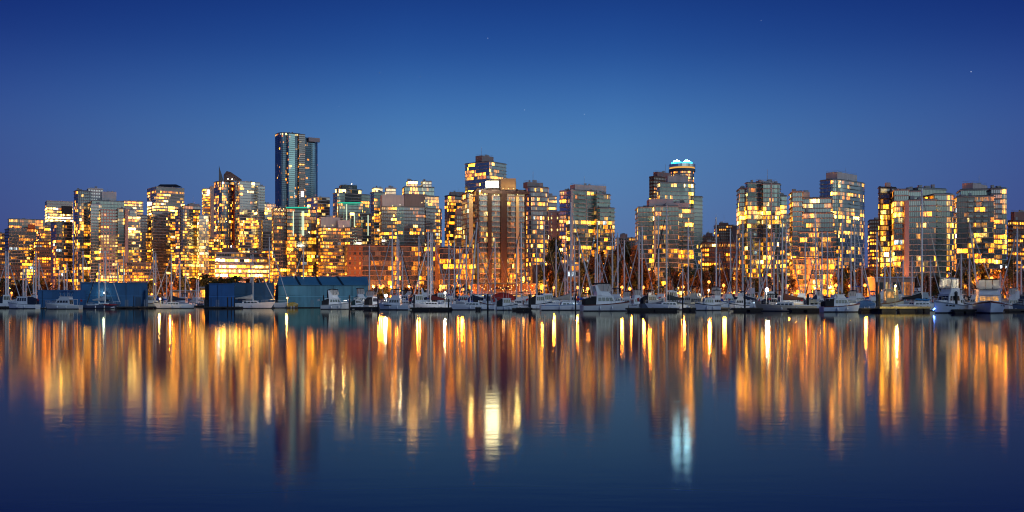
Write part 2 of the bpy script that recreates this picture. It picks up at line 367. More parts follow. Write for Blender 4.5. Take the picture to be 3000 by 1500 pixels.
tower('b18', 'skyscraper', 'tallest blue glass skyscraper with twin rounded shafts', 'skyscraper', 1480,
      [B(806, 820, 880, 388, th=30, round=(1,), rad=26, seg=12, d=0, lit=.025, o=dict(pw=1.9, tint=(.38,.6,.78), slab=(.12,.16,.2), sp=.15)),
       B(846, 846, 864, 391, th=26, d=-3.0, dep=6, st='aqua', lit=.04, o=dict(glass=(.2,.4,.4), refl=.45, sp=.6, wall=(.3,.38,.38), tint=(.6,.95,.95))),
       B(876, 876, 894, 394, th=12, d=10, dep=20, st='tan', lit=.3, o=dict(wall=(.5,.36,.34))),
       B(892, 892, 937, 404, th=22, d=16, dep=26, round=(2,), rad=16, lit=.06, bal=((1,.75,1.0,1.3),), o=dict(glass=(.015,.09,.18), tint=(.35,.62,.85), slab=(.12,.16,.2), sp=.15)),
       B(905, 905, 937, 402, base=414, th=22, d=14, dep=3, plain=1, vents=0, o=dict(wall=(.5,.36,.33)))],
      style='blue', hue=.25, br=.45, rows=[(386, 393, .5, 1, .8)])
tower('b19', APT, 'black glass tower with a teal-lit roof edge and a tan wing', 'apartment tower', 900,
      [B(801, 801, 843, 611, th=4, d=2, dep=18, st='tan', lit=.45, br=1.2, rows=[(611, 626, .9, 1.5, .35), (760, 805, .85, 1.2, .4)]),
       B(841, 841, 926, 612, th=8, dep=24, lit=.22, bal=((1,.0,.25,1.4),))], style='dark', lit=.25, hue=.35, fh=3.1, rows=[(640, 700, .25, 1), (700, 780, .35, 1.4)])
tower('b20', APT, 'pale concrete tower with teal windows behind the black glass tower', 'apartment tower', 1010,
      [B(900, 930, 966, 578, th=40)], style='white', lit=.15, hue=.6)
TE = dict(glass=(.03,.15,.13), wall=(.2,.24,.22))
tower('b21', APT, 'teal stepped tower with a green-lit ledge halfway up', 'apartment tower', 980,
      [B(976, 988, 1084, 566, th=36, round=(1,), rad=8), B(982, 990, 1060, 553, base=566, th=36, d=4, o=dict(sp=.5), lit=.55, hue=.9),
       B(1002, 1002, 1046, 541, base=553, th=14, d=10, dep=12, st='dark', plain=1, o=dict(wall=(.08,.12,.13))),
       B(992, 992, 1062, 594, th=10, d=-9, dep=8, lit=.3), B(1040, 1040, 1086, 625, th=12, d=-5, dep=10, lit=.3)],
      style='teal', lit=.28, hue=.5, rows=[(690, 720, .6, 1.2, .5)])
tower('b22', APT, 'dark teal tower with a white-lit crown left of the pinkish penthouse block', 'apartment tower', 1020,
      [B(1085, 1096, 1131, 564, th=36), B(1096, 1096, 1121, 551, base=564, th=12, d=6, dep=10, st='white', lit=1, br=1.6, hue=1.0, o=dict(pw=3))], style='teal', lit=.22)
tower('b23', APT, 'tan apartment block under a plain white penthouse, orange lit below', 'apartment block', 880,
      [B(933, 945, 1018, 667, th=30, rows=[(667, 690, .8, 1.3, .35)]), B(1010, 1010, 1062, 668, th=6, d=8, dep=16, bal=((1,.3,.7,1.2),)),
       B(935, 940, 996, 635, base=667, th=30, d=5, plain=1, o=dict(wall=(.66,.56,.52))), B(990, 990, 1026, 645, base=667, th=8, d=7, dep=10, plain=1, o=dict(wall=(.68,.62,.6)))],
      style='tan', lit=.3, hue=.4)
tower('b24', APT, 'apartment tower topped by a blank pinkish-white penthouse box', 'apartment tower', 870,
      [B(1118, 1118, 1162, 606, th=6, dep=18, lit=.5, rows=[(606, 650, .6, 1.3, .4)]), B(1158, 1158, 1184, 606, th=8, d=3, dep=14, lit=.12, st='teal'),
       B(1119, 1119, 1184, 570, base=606, th=6, d=5, dep=14, plain=1, o=dict(wall=(.68,.56,.52))),
       B(1131, 1131, 1160, 552, base=570, th=6, d=60, dep=8, st='white', lit=.8, br=1.3, hue=1, o=dict(pw=4))], style='tan', lit=.4, hue=.4)
tower('b25', APT, 'brown-grey tower with two white-lit crown boxes over teal glass', 'apartment tower', 890,
      [B(1182, 1182, 1252, 607, th=12, dep=18), B(1248, 1248, 1300, 612, th=20, d=4, dep=16, round=(2,), rad=7, bal=((1,.3,.9,1.2),)),
       B(1180, 1186, 1250, 567, base=607, th=22, d=3, dep=14, plain=1, o=dict(wall=(.30,.22,.20))), B(1245, 1245, 1286, 576, base=612, th=15, d=9, dep=14, st='aqua', lit=.3),
       B(1186, 1186, 1272, 548, base=572, th=8, d=14, dep=16, st='aqua', lit=.2, o=dict(glass=(.06,.2,.18))),
       B(1195, 1195, 1223, 531, base=548, th=8, d=16, dep=9, st='white', lit=1, br=2.0, hue=1, o=dict(pw=3, wall=(.5,.55,.52))),
       B(1238, 1238, 1264, 532, base=548, th=8, d=17, dep=9, st='white', lit=.9, br=1.7, hue=1, o=dict(pw=3, wall=(.5,.55,.52)))],
      style='grey', lit=.28, hue=.45)
tower('b26', APT, 'narrow black tower speckled with amber windows behind the brown hotel', 'apartment tower', 980,
      [B(1303, 1315, 1362, 574, th=36), B(1320, 1320, 1360, 562, base=574, th=8, d=10, dep=10, plain=1, o=dict(wall=(.34,.27,.24)))], style='dark', lit=.4, hue=.3)
tower('b27', APT, 'pinkish-brown narrow block beside the hotel', 'apartment block', 800,
      [B(1338, 1338, 1382, 632, th=6, dep=16), B(1338, 1338, 1382, 612, base=632, th=6, d=2, dep=12, plain=1, o=dict(wall=(.42,.27,.23)))], style='tan', lit=.15, hue=.4, rows=[(690, 700, .8, 1.8, .7)])
tower('b28', APT, 'angular blue glass tower with a brown roof box rising behind the hotel', 'apartment tower', 900,
      [B(1363, 1433, 1483, 474, th=52, o=dict(sp=.5)), B(1393, 1412, 1446, 455, base=474, th=48, d=8, plain=1, o=dict(wall=(.36,.27,.25)))],
      style='aqua', lit=.16, hue=.35, rows=[(500, 508, .6, 1.4, .4), (509, 520, .8, 1.6, .5), (552, 563, .7, 1.5, .4)])
BR = (.05,.026,.021)
tower('b29', 'hotel', 'dark brown ribbed hotel with a brilliant rooftop sign', 'hotel', 600,
      [B(1383, 1398, 1541, 557, th=14, o=dict(sp=.25, slab=(.5,.36,.30), glass=(.16,.14,.13)), piers=((1,.0,.035,BR,.9),(1,.21,.285,BR,1.5),(1,.47,.60,BR,1.6),(1,.785,.825,BR,1.2),(1,.97,1.0,BR,.8)),
         bal=((1,.05,.195,.9),(1,.295,.46,.9),(1,.61,.775,.9),(1,.835,.96,.9))),
       B(1369, 1369, 1388, 566, th=14, d=7, dep=14, lit=.3),
       B(1398, 1412, 1552, 557, base=566, th=14, d=-1.5, dep=16, plain=1, vents=0, o=dict(wall=(.09,.055,.05))),
       B(1425, 1462, 1512, 524, base=557, th=52, d=7, plain=1, o=dict(wall=(.16,.12,.10)))],
      style='brown', lit=.62, hue=.75, br=.42, fh=3.0, rows=[(565, 580, .5, 1.0, .3), (795, 830, .6, 1.3, .3)])
tower('b30', APT, 'curved grey glass tower just right of the brown hotel', 'apartment tower', 660,
      [B(1540, 1552, 1612, 549, th=24, round=(1, 2), rad=9, seg=7, o=dict(pw=1.1)), B(1533, 1545, 1584, 533, base=549, th=30, d=5, plain=1, o=dict(wall=(.34,.27,.25)))],
      style='grey', lit=.22, hue=.5, rows=[(595, 610, .5, 1.1, .3), (680, 720, .4, 1.2, .5)])
tower('b31', APT, 'pink stone block between the curved grey tower and the teal condo', 'apartment block', 780,
      [B(1607, 1607, 1642, 622, th=5, dep=16, o=dict(pw=6, gap=.8), lit=.9, hue=.8), B(1608, 1608, 1631, 576, th=5, d=120, dep=14, lit=.5)], style='office', lit=.5)
tower('b32', 'condo_tower', 'teal glass condominium tower with a pale rooftop block and one bright storey', 'apartment tower', 740,
      [B(1640, 1661, 1676, 560, th=50, d=8, lit=.75, hue=.35, st='white', bal=((0,.1,.95,1.3),)), B(1660, 1672, 1762, 558, th=26, bal=((1,.22,.45,1.4),), piers=((1,.0,.07,(.5,.44,.4),.7),(1,.50,.52,(.5,.5,.48),.4),(1,.83,.9,(.55,.5,.47),.8))),
       B(1748, 1748, 1788, 570, th=28, d=5, dep=14, bal=((1,.1,.5,1.3),)), B(1757, 1757, 1800, 610, th=26, d=1, dep=14, bal=((1,.7,1,1.4),)),
       B(1670, 1684, 1776, 540, base=558, th=26, d=5, dep=14, plain=1, o=dict(wall=(.6,.53,.5)))],
      style='teal', lit=.10, hue=.4, rows=[(644, 656, .95, 2.3, .45), (672, 682, .4, 1), (715, 730, .6, 1.3, .4)])
tower('b33', APT, 'far pinkish low slab seen right of the teal condo', 'apartment block', 1150,
      [B(1806, 1806, 1872, 698, th=4, dep=18), B(1818, 1818, 1838, 686, base=698, th=4, d=6, dep=8, plain=1)], style='pink', lit=.45, hue=.7, br=.6)
tower('b34', 'glazed_block', 'long low glazed block glowing orange with an orange end wall', 'apartment block', 585,
      [B(1018, 1018, 1062, 722, th=4, d=0, dep=20, st='brick', o=dict(wall=(.5,.2,.09), pw=4, gap=.62), lit=.4),
       B(1061, 1061, 1290, 721, th=3, d=2, dep=18, piers=((1,.93,1.0,(.3,.2,.15),.5),)), B(1288, 1288, 1384, 728, th=3, d=5, dep=18)],
      fh=2.9, style='brown', lit=.18, hue=.25, rows=[(721, 738, .35, 1.0, .3), (800, 880, .5, .8, .1)])
tower('b35', 'low_block', 'windowless dark brown block behind the terrace right of the hotel', 'building', 520,
      [B(1560, 1560, 1668, 776, th=3, dep=22, plain=1, o=dict(wall=(.12,.075,.06)))])
tower('b35w', 'low_house', 'small white house among trees below the teal condo', 'house', 515,
      [B(1664, 1664, 1702, 778, th=3, dep=10)], style='white', lit=.3, hue=.2)
tower('b38', APT, 'reddish-brown tower half hidden behind the round-topped one', 'apartment tower', 900,
      [B(1902, 1916, 1956, 518, th=38), B(1914, 1926, 1966, 503, base=518, th=38, d=3, plain=1, o=dict(wall=(.34,.2,.19)))], style='brick', lit=.2, hue=.2)
tower('b39', 'round_tower', 'round tower with a dark revolving-restaurant disc glowing cyan on top', 'tower', 1080,
      [B(1969, 1969, 2039, 500, round='all', st='tan', o=dict(sp=.2)), ], style='tan', lit=.55, hue=.55, rows=[(500, 506, .6, .8, .3)])
tower('b37', 'condo_tower', 'curved pale teal condominium behind the lower stepped one', 'apartment tower', 760,
      [B(1925, 1934, 2040, 536, th=14, round=(2,), rad=9, rows=[(555, 580, .5, 1.8, .5)]), B(2032, 2032, 2058, 577, th=30, d=4, dep=12),
       B(1950, 1956, 2016, 515, base=536, th=16, d=5, dep=12, plain=1, o=dict(wall=(.5,.46,.45)))],
      style='aqua', lit=.20, hue=.6, rows=[(536, 552, .5, 1.0, .7), (690, 700, .6, 1), (745, 760, .6, 1.2)])
tower('b36', 'condo_tower', 'grey-teal condominium with stacked white balconies in front of the round tower', 'apartment tower', 660,
      [B(1869, 1869, 1928, 609, th=5, d=3, dep=18, lit=.12, bal=((1,.55,1,1.3),), rows=[(697, 710, .9, 2.0, .45), (760, 772, .6, 1.3, .4)]),
       B(1916, 1916, 1988, 606, th=8, dep=18, bal=((1,.3,.6,1.5),), piers=((1,.0,.06,(.4,.4,.38),.6),(1,.52,.56,(.45,.45,.43),.5))),
       B(1982, 1982, 2032, 612, th=14, d=2, dep=16, bal=((1,.35,.75,1.5),)),
       B(1902, 1902, 1972, 583, base=608, th=8, d=6, dep=12, plain=1, o=dict(wall=(.58,.48,.47))), B(1950, 1950, 2018, 594, base=609, th=8, d=3, dep=12, plain=1, o=dict(wall=(.5,.46,.46)))],
      style='teal', lit=.3, hue=.45, rows=[(607, 625, .5, 1.2, .4), (780, 815, .6, 1.3, .35)])
tower('b40', 'office_block', 'low office block with four rows of square lit windows', 'office block', 700,
      [B(2057, 2057, 2168, 713, th=3, dep=22)], fh=3.1, style='brick', lit=.72, hue=.65, br=1.2)
tower('b40b', APT, 'dark red-brown far tower with scattered lit windows above the low office block', 'apartment tower', 1080,
      [B(2095, 2095, 2150, 661, th=4, dep=18), B(2108, 2108, 2134, 653, base=661, th=4, d=4, dep=8, plain=1, o=dict(wall=(.2,.1,.09))), B(2145, 2145, 2170, 662, th=5, d=-8, dep=14, plain=1, o=dict(wall=(.12,.07,.08)))], style='brick', lit=.5, hue=.3)
tower('b40c', 'low_block', 'small dark far block with a roof box right of the grey-teal condo', 'apartment block', 1000,
      [B(2050, 2050, 2096, 695, th=4, dep=14), B(2070, 2070, 2088, 683, base=695, th=4, d=3, dep=8, plain=1, o=dict(wall=(.16,.1,.1)))], style='brick', lit=.2, hue=.3)
tower('b41', 'condo_tower', 'stepped condominium with a white roof block and bright upper storeys, left of the terraced one', 'apartment tower', 690,
      [B(2167, 2167, 2188, 554, th=8, d=5, dep=14), B(2184, 2190, 2246, 537, th=18, bal=((1,.7,1,1.2),)), B(2236, 2236, 2292, 540, th=16, d=-1, dep=14, round=(2,), rad=5, piers=((1,.62,.75,(.45,.38,.36),.5),)),
       B(2286, 2286, 2305, 575, th=22, d=3, dep=12, bal=((1,.1,.9,1.2),)), B(2214, 2224, 2276, 529, base=538, th=22, d=5, plain=1, o=dict(wall=(.56,.52,.52)))],
      style='teal', lit=.22, hue=.5, rows=[(537, 592, .05, .5), (600, 640, .8, 2.0, .5), (650, 662, .75, 1.8, .5), (705, 740, .6, 1.8, .5), (760, 775, .7, 1.6, .5)])
tower('b44', APT, 'narrow white-balconied tower squeezed behind the terraced tan building', 'apartment tower', 900,
      [B(2303, 2303, 2328, 632, th=6, dep=14, bal=((1,.1,.9,1.2),))], style='white', lit=.3, hue=.6)
TN = dict(wall=(.5,.42,.36), slab=(.58,.48,.42), sp=.9)
tower('b42', 'terraced_condo', 'tan condominium stepping outward in wide terraces, orange lit at its foot', 'apartment tower', 620,
      [B(2322, 2322, 2350, 563, th=5, d=4, dep=18, o=TN), B(2343, 2343, 2434, 583, th=4, d=10, dep=16, o=TN), B(2343, 2343, 2440, 626, th=4, d=6, dep=10, o=TN), B(2344, 2344, 2445, 682, th=4, d=2, dep=10, o=TN),
       B(2322, 2322, 2448, 760, th=4, dep=10, o=dict(wall=(.55,.38,.3), slab=(.6,.42,.33), sp=.9), lit=.5, piers=((1,.35,.42,(.6,.42,.36),.9),)), B(2342, 2342, 2372, 563, base=583, th=4, d=12, dep=12, plain=1, o=dict(wall=(.58,.5,.46)))],
      style='aqua', lit=.15, hue=.4, rows=[(598, 612, .7, 1.6, .5), (640, 658, .5, .9, .2), (755, 775, .7, 1.5, .4)])
tower('b43', 'condo_tower', 'tall curved condominium with a plain white roof box behind the terraced tan building', 'apartment tower', 790,
      [B(2403, 2452, 2545, 526, th=42, round=(1, 2), rad=14, seg=9, bal=((0,.0,.3,1.2),(10,.2,.8,1.2))), B(2420, 2453, 2511, 503, base=526, th=44, d=6, plain=1, o=dict(wall=(.64,.57,.54)))],
      style='aqua', lit=.12, hue=.5, rows=[(526, 540, .35, 1.0, .4), (555, 570, .4, 1.6, .5), (622, 636, .6, 1.6, .5), (650, 662, .5, 1.3), (676, 690, .8, 1.6, .5)])
tower('b45', APT, 'dark brown block in the gap left of the black-framed condo', 'apartment block', 850,
      [B(2548, 2548, 2582, 646, th=5, dep=18)], style='brick', lit=.1, hue=.2)
tower('b46', 'condo_tower', 'black-framed glass condominium with a flat dark roof', 'apartment tower', 570,
      [B(2574, 2576, 2626, 551, th=12, dep=18, o=dict(glass=(.05,.05,.08), refl=.5, pw=1.2), piers=((1,.0,.06,(.03,.03,.05),.4),(1,.62,.72,(.03,.03,.07),.4)))], style='dark', lit=.22, hue=.4,
      rows=[(590, 602, .6, 1.2, .3), (668, 690, .8, 1.4, .4), (740, 775, .9, 2.2, .5)])
tower('b47', 'condo_tower', 'wide curved white-slabbed condominium with a pinkish concrete fin', 'apartment tower', 550,
      [B(2620, 2620, 2662, 558, th=6, d=6, dep=18, bal=((1,.1,.85,1.2),), rows=[(590, 650, .7, 1.8, .5), (705, 730, .9, 2.2, .5), (745, 775, .8, 2, .5)]),
       B(2651, 2651, 2664, 588, th=6, d=-1, dep=6, plain=1, vents=0, o=dict(wall=(.6,.40,.36))), B(2650, 2650, 2657, 554, th=6, d=5, dep=3, plain=1, vents=0, o=dict(wall=(.5,.48,.48))),
       B(2662, 2662, 2742, 588, th=8, d=0, dep=18, o=dict(sp=.7)), B(2738, 2738, 2806, 571, th=24, d=3, dep=18, round=(2,), rad=9, o=dict(sp=.8), bal=((1,.15,.5,1.5),)),
       B(2656, 2656, 2700, 562, th=8, d=9, dep=10, lit=.02), B(2668, 2690, 2772, 553, base=574, th=20, d=12, dep=12, st='aqua', lit=.02)],
      style='aqua', lit=.25, hue=.5, rows=[(595, 612, .4, 1.2, .4), (628, 645, .6, 2.0, .5), (655, 676, .6, 1.5, .4), (690, 705, .6, 1.6, .5), (728, 772, .4, 1.5, .5)])
tower('b48', 'condo_tower', 'right-hand grey condominium of sawtooth balconies under a pinkish roof box', 'apartment tower', 600,
      [B(2804, 2804, 2912, 578, th=8, d=4, dep=20, o=dict(sp=.6, wall=(.34,.29,.28), refl=.16, tint=(.8,.85,.85)), bal=((1,.3,.42,1.6),(1,.5,.62,1.6),(1,.7,.82,1.6))),
       B(2815, 2815, 2930, 558, base=580, th=8, d=12, dep=16, st='teal', lit=0), B(2904, 2904, 2936, 555, th=10, d=1, dep=16, lit=.2, st='grey'), B(2933, 2933, 2949, 553, th=48, d=3, dep=14, st='aqua', o=dict(sp=.4)),
       B(2819, 2850, 2893, 535, base=558, th=45, d=14, plain=1, o=dict(wall=(.6,.48,.45)))],
      style='teal', lit=.22, hue=.4, rows=[(604, 620, .6, 1.5, .5), (685, 715, .6, 1.8, .5), (720, 750, .7, 1.7, .45)])
tower('b49', 'brick_tower', 'orange-lit brick apartment tower cut by the right edge', 'apartment tower', 700,
      [B(2953, 2968, 3040, 648, th=24, bal=((0,.0,1,1.2),)), B(2961, 2972, 3040, 620, base=648, th=24, d=5, plain=1, o=dict(wall=(.3,.15,.13)))], style='brick', lit=.5, hue=.4, rows=[(648, 665, .7, 1.5, .5)])
# podiums and far blocks between the towers
for i, (x0, x1, top, D, st, p, lab) in enumerate([
    (-20, 60, 778, 930, 'brick', .6, 'low orange-lit block at the foot of the leftmost towers'),
    (372, 448, 770, 960, 'tan', .55, 'amber-lit low block right of the pink-framed tower'),
    (508, 600, 752, 1180, 'tan', .6, 'amber low-rise wedged behind the round-cornered tower'),
    (590, 640, 700, 1080, 'tan', .65, 'golden-lit mid-rise below the narrow pale tower'),
    (772, 806, 735, 980, 'tan', .6, 'amber mid-rise left of the tan wing of the black tower'),
    (920, 940, 690, 960, 'brick', .5, 'thin brick mid-rise between the black tower and the tan block'),
    (1060, 1122, 640, 1100, 'dark', .35, 'dark mid-rise behind the long low glazed block'),
    (1800, 1870, 735, 1000, 'brick', .25, 'dim low-rise behind the poplars'),
    (2440, 2580, 790, 640, 'brick', .3, 'dim low block behind the trees below the curved condominium')]):
    tower('f%d' % i, 'mid_rise', lab, 'apartment block', D, [B(x0, x0, x1, top, th=3, dep=18)], style=st, lit=p, hue=.35, br=.9)

# crowns, signs and lit trims
add_panel('b29', 'rooftop_sign', 1424, 1461, 531, 549, 590, glow((1, .92, .62), 34))
def roof_lamp(key, px, py, d, power, col=(1, .62, .22), r=.3, s=9):
    root, inv, D = TOWERS[key]; p = (gx(px, d)-inv.x, d-inv.y, gz(py, d)-GZ)
    m = MB(); m.ball(p, r, 8, 6); m.build('roof_lamp', glow(col, s), root, True)
    l = bpy.data.lights.new('roof_light', 'POINT'); l.energy = power; l.color = col; l.shadow_soft_size = r
    lo = bpy.data.objects.new('roof_light', l); C.objects.link(lo); lo.parent = root; lo.location = (p[0], p[1]-r-.1, p[2])
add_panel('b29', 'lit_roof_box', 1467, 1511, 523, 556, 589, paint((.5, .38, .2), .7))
for x in (1474, 1490, 1505): roof_lamp('b29', x, 553, 585.5, 420, (1, .6, .2), .22, 4)
for x in (1380, 1516): roof_lamp('b29', x, 570, 592, 2600, (1, .72, .25), .25, 5)
for x, y in ((952, 662), (975, 660), (1006, 662)): roof_lamp('b23', x, y, 871, 1800)
roof_lamp('b24', 1172, 600, 866, 2600, (1, .75, .4)); roof_lamp('b24', 1150, 603, 866, 900)
for x, y in ((1236, 594), (1251, 594)): roof_lamp('b25', x, y, 884, 900)
for x, y in ((668, 524), (680, 525)): roof_lamp('b14', x, y, 1117, 350, (1, .85, .6), .45, 16)
for x in (810, 820, 831): roof_lamp('b19', x, 612, 898, 700, (1, .45, .12))
roof_lamp('b21', 1030, 539, 985, 500, (1, .7, .3), .4, 14); roof_lamp('b17', 786, 612, 1050, 5000, (1, .7, .3), .6, 14)
for x in (2440, 2462): roof_lamp('b43', x, 531, 786, 700, (1, .5, .14))
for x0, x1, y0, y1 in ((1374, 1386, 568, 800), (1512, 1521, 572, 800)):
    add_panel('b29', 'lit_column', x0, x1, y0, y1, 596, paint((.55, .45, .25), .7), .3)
add_panel('b19', 'roof_light', 838, 908, 606.5, 610, 896, glow((.05, .8, .5), .8))
for x in (858, 884, 888): add_panel('b19', 'strip_light', x, x+3, 618, 690, 897.5, glow((.75, .9, .62), 1.1), .3)
add_panel('b21', 'roof_light', 989, 1062, 592.5, 596, 968, glow((.05, .8, .5), .7))
for x, a, b in ((1014, 598, 650), (1037, 625, 665), (1077, 630, 690)): add_panel('b21', 'strip_light', x, x+3, a, b, 966, glow((.75, .9, .62), 1.0), .3)
add_panel('b10', 'lit_corner', 432, 444, 592, 601, 1316, glow((1, .95, .85), 6))
add_panel('b13', 'lit_sign', 608, 614, 556, 569, 1206, glow((1, .9, .82), 3.5))
add_panel('b18', 'lit_sign', 882, 890, 560, 576, 1478, glow((1, .85, .8), 3))
# sail fin and wedge roof on the dark curved tower
root, inv, D = TOWERS['b14']
def pt(px, py, d): return (gx(px, d)-inv.x, d-inv.y, gz(py, d)-GZ)
m = MB()
pr = [(641, 531), (655, 531), (650, 512), (645, 497), (641.5, 484)]
m.loft([[pt(x, y, 1121) for x, y in pr], [pt(x, y, 1127) for x, y in pr]]); m.build('roof_fin', paint((.12, .15, .18), .3), root)
pr = [(655, 531), (655, 512), (664, 501), (676, 504), (708, 526), (708, 531)]
m = MB(); m.loft([[pt(x, y, 1122) for x, y in pr], [pt(x, y, 1140) for x, y in pr]]); m.build('wedge_roof', paint((.10, .07, .07), .5), root)
# hipped roof on the pink office tower
root, inv, D = TOWERS['b10']
m = MB(); m.loft([[pt(457, 548.5, 1350), pt(535, 548.5, 1350), pt(535, 548.5, 1372), pt(457, 548.5, 1372)], [pt(469, 540, 1357), pt(516, 540, 1357), pt(516, 540, 1364), pt(469, 540, 1364)]])
m.build('hipped_roof', paint((.035, .035, .04), .5), root)
# disc and cyan light of the round tower
root, inv, D = TOWERS['b39']
def disc(x0, x1, y0, y1, d0, name, mat, n=40):
    r = (x1-x0)/2/F*1080; cx = gx(2004, 1080)-inv.x; cy = 1080+70/2/F*1080-inv.y
    m = MB(); m.loft([[(cx+r*math.cos(2*math.pi*i/n), cy+r*math.sin(2*math.pi*i/n), gz(y, 1080)-GZ) for i in range(n)] for y in (y1, y0)]); return m.build(name, mat, root)
disc(1963, 2041, 478, 487, 0, 'restaurant_disc', glass((.02, .06, .07), .5))
disc(1965, 2039, 488, 491.5, 0, 'lit_gallery', glow((1, .5, .12), .9))
disc(1963, 2041, 492, 500, 0, 'restaurant_floor', paint((.08, .12, .13), .4))
r = 31/F*1080
for x in (1988.5, 2018.5):
    m = MB(); cx = gx(x, 1080)-inv.x; cy = 1080+35/F*1080-inv.y
    rr = 11/F*1080; zc = gz(478, 1080)-GZ
    m.loft([[(cx+rr*k*math.cos(2*math.pi*i/16), cy+rr*k*math.sin(2*math.pi*i/16), zc+zz) for i in range(16)] for k, zz in ((.98, .1), (1.0, 1.6), (.93, 3.0), (.72, 4.1), (.4, 4.7), (.1, 4.9))])
    m.build('crown_light', glow((.30, .64, 1), 170), root)
    m = MB(); m.loft([[(cx+rr*k*math.cos(2*math.pi*i/20), cy+rr*k*math.sin(2*math.pi*i/20), zc+zz) for i in range(20)] for k, zz in ((1.02, .1), (1.5, .15), (1.5, 1.6), (1.36, 2.6), (1.05, 3.1))]); m.build('crown_rim_light', glow((.03, .55, 1), 5), root)
# ------------------------------------------------------------------ land and water
def water_mat():
    m, nt, out = nodes_of('harbour_water')
    geo = nt.nodes.new('ShaderNodeNewGeometry'); sx = nt.nodes.new('ShaderNodeSeparateXYZ'); link(nt, geo.outputs['Position'], sx.inputs[0])
    # calmer inside the marina, more ripple in the open channel
    mr = nt.nodes.new('ShaderNodeMapRange'); mr.inputs[1].default_value = 12; mr.inputs[2].default_value = 130
    mr.inputs[3].default_value = WR[0]; mr.inputs[4].default_value = WR[1]; link(nt, sx.outputs['Y'], mr.inputs[0])
    tc = nt.nodes.new('ShaderNodeTexCoord'); mp = nt.nodes.new('ShaderNodeMapping'); mp.inputs['Scale'].default_value = (.55, 1.6, 1)
    link(nt, tc.outputs['Object'], mp.inputs[0])
    n = nt.nodes.new('ShaderNodeTexNoise'); n.inputs['Scale'].default_value = 1.4; n.inputs['Detail'].default_value = 3; n.inputs['Roughness'].default_value = .6
    link(nt, mp.outputs[0], n.inputs['Vector'])
    fade = nt.nodes.new('ShaderNodeMapRange'); fade.inputs[1].default_value = 10; fade.inputs[2].default_value = 70; fade.inputs[3].default_value = .055; fade.inputs[4].default_value = 0
    link(nt, sx.outputs['Y'], fade.inputs[0])
    bp = nt.nodes.new('ShaderNodeBump'); bp.inputs['Distance'].default_value = .05
    link(nt, fade.outputs[0], bp.inputs['Strength']); link(nt, n.outputs['Fac'], bp.inputs['Height'])
    d = nt.nodes.new('ShaderNodeBsdfDiffuse'); d.inputs[0].default_value = (0, .011, .185, 1)
    g = nt.nodes.new('ShaderNodeBsdfAnisotropic'); g.distribution = 'BECKMANN'; g.inputs['Color'].default_value = (1, .93, .68, 1)
    link(nt, mr.outputs[0], g.inputs['Roughness']); link(nt, bp.outputs[0], g.inputs['Normal'])
    fr = nt.nodes.new('ShaderNodeFresnel'); fr.inputs[0].default_value = 1.10
    ms = nt.nodes.new('ShaderNodeMixShader'); link(nt, fr.outputs[0], ms.inputs[0]); link(nt, d.outputs[0], ms.inputs[1]); link(nt, g.outputs[0], ms.inputs[2])
    link(nt, ms.outputs[0], out.inputs[0]); return m
WR = (.100, .054)
m = MB(); m.quad((-2500, -60, 0), (2500, -60, 0), (2500, 2600, 0), (-2500, 2600, 0))
tag(m.build('water', water_mat()), kind='structure')
shore = [(-900, 820), (-330, 690), (-170, 600), (-40, 500), (60, 455), (170, 430), (420, 415), (1200, 400)]
m = MB()
for (xa, ya), (xb, yb) in zip(shore, shore[1:]):
    m.quad((xa, ya, GZ), (xb, yb, GZ), (xb*3, 4500, GZ), (xa*3, 4500, GZ))
tag(m.build('ground', paint((.06, .055, .05), .9, scale=.05, streak=False)), kind='structure')
m = MB()
for (xa, ya), (xb, yb) in zip(shore, shore[1:]):
    m.loft([[(xa, ya-.6, -2), (xa, ya, GZ+.6), (xa, ya+.5, GZ+.6), (xa, ya+.5, -2)], [(xb, yb-.6, -2), (xb, yb, GZ+.6), (xb, yb+.5, GZ+.6), (xb, yb+.5, -2)]])
tag(m.build('seawall', paint((.16, .14, .12), .85)), 'low stone seawall along the city shore', 'seawall')
def shore_y(x):
    for (xa, ya), (xb, yb) in zip(shore, shore[1:]):
        if xa <= x <= xb: return ya+(yb-ya)*(x-xa)/(xb-xa)
    return 430

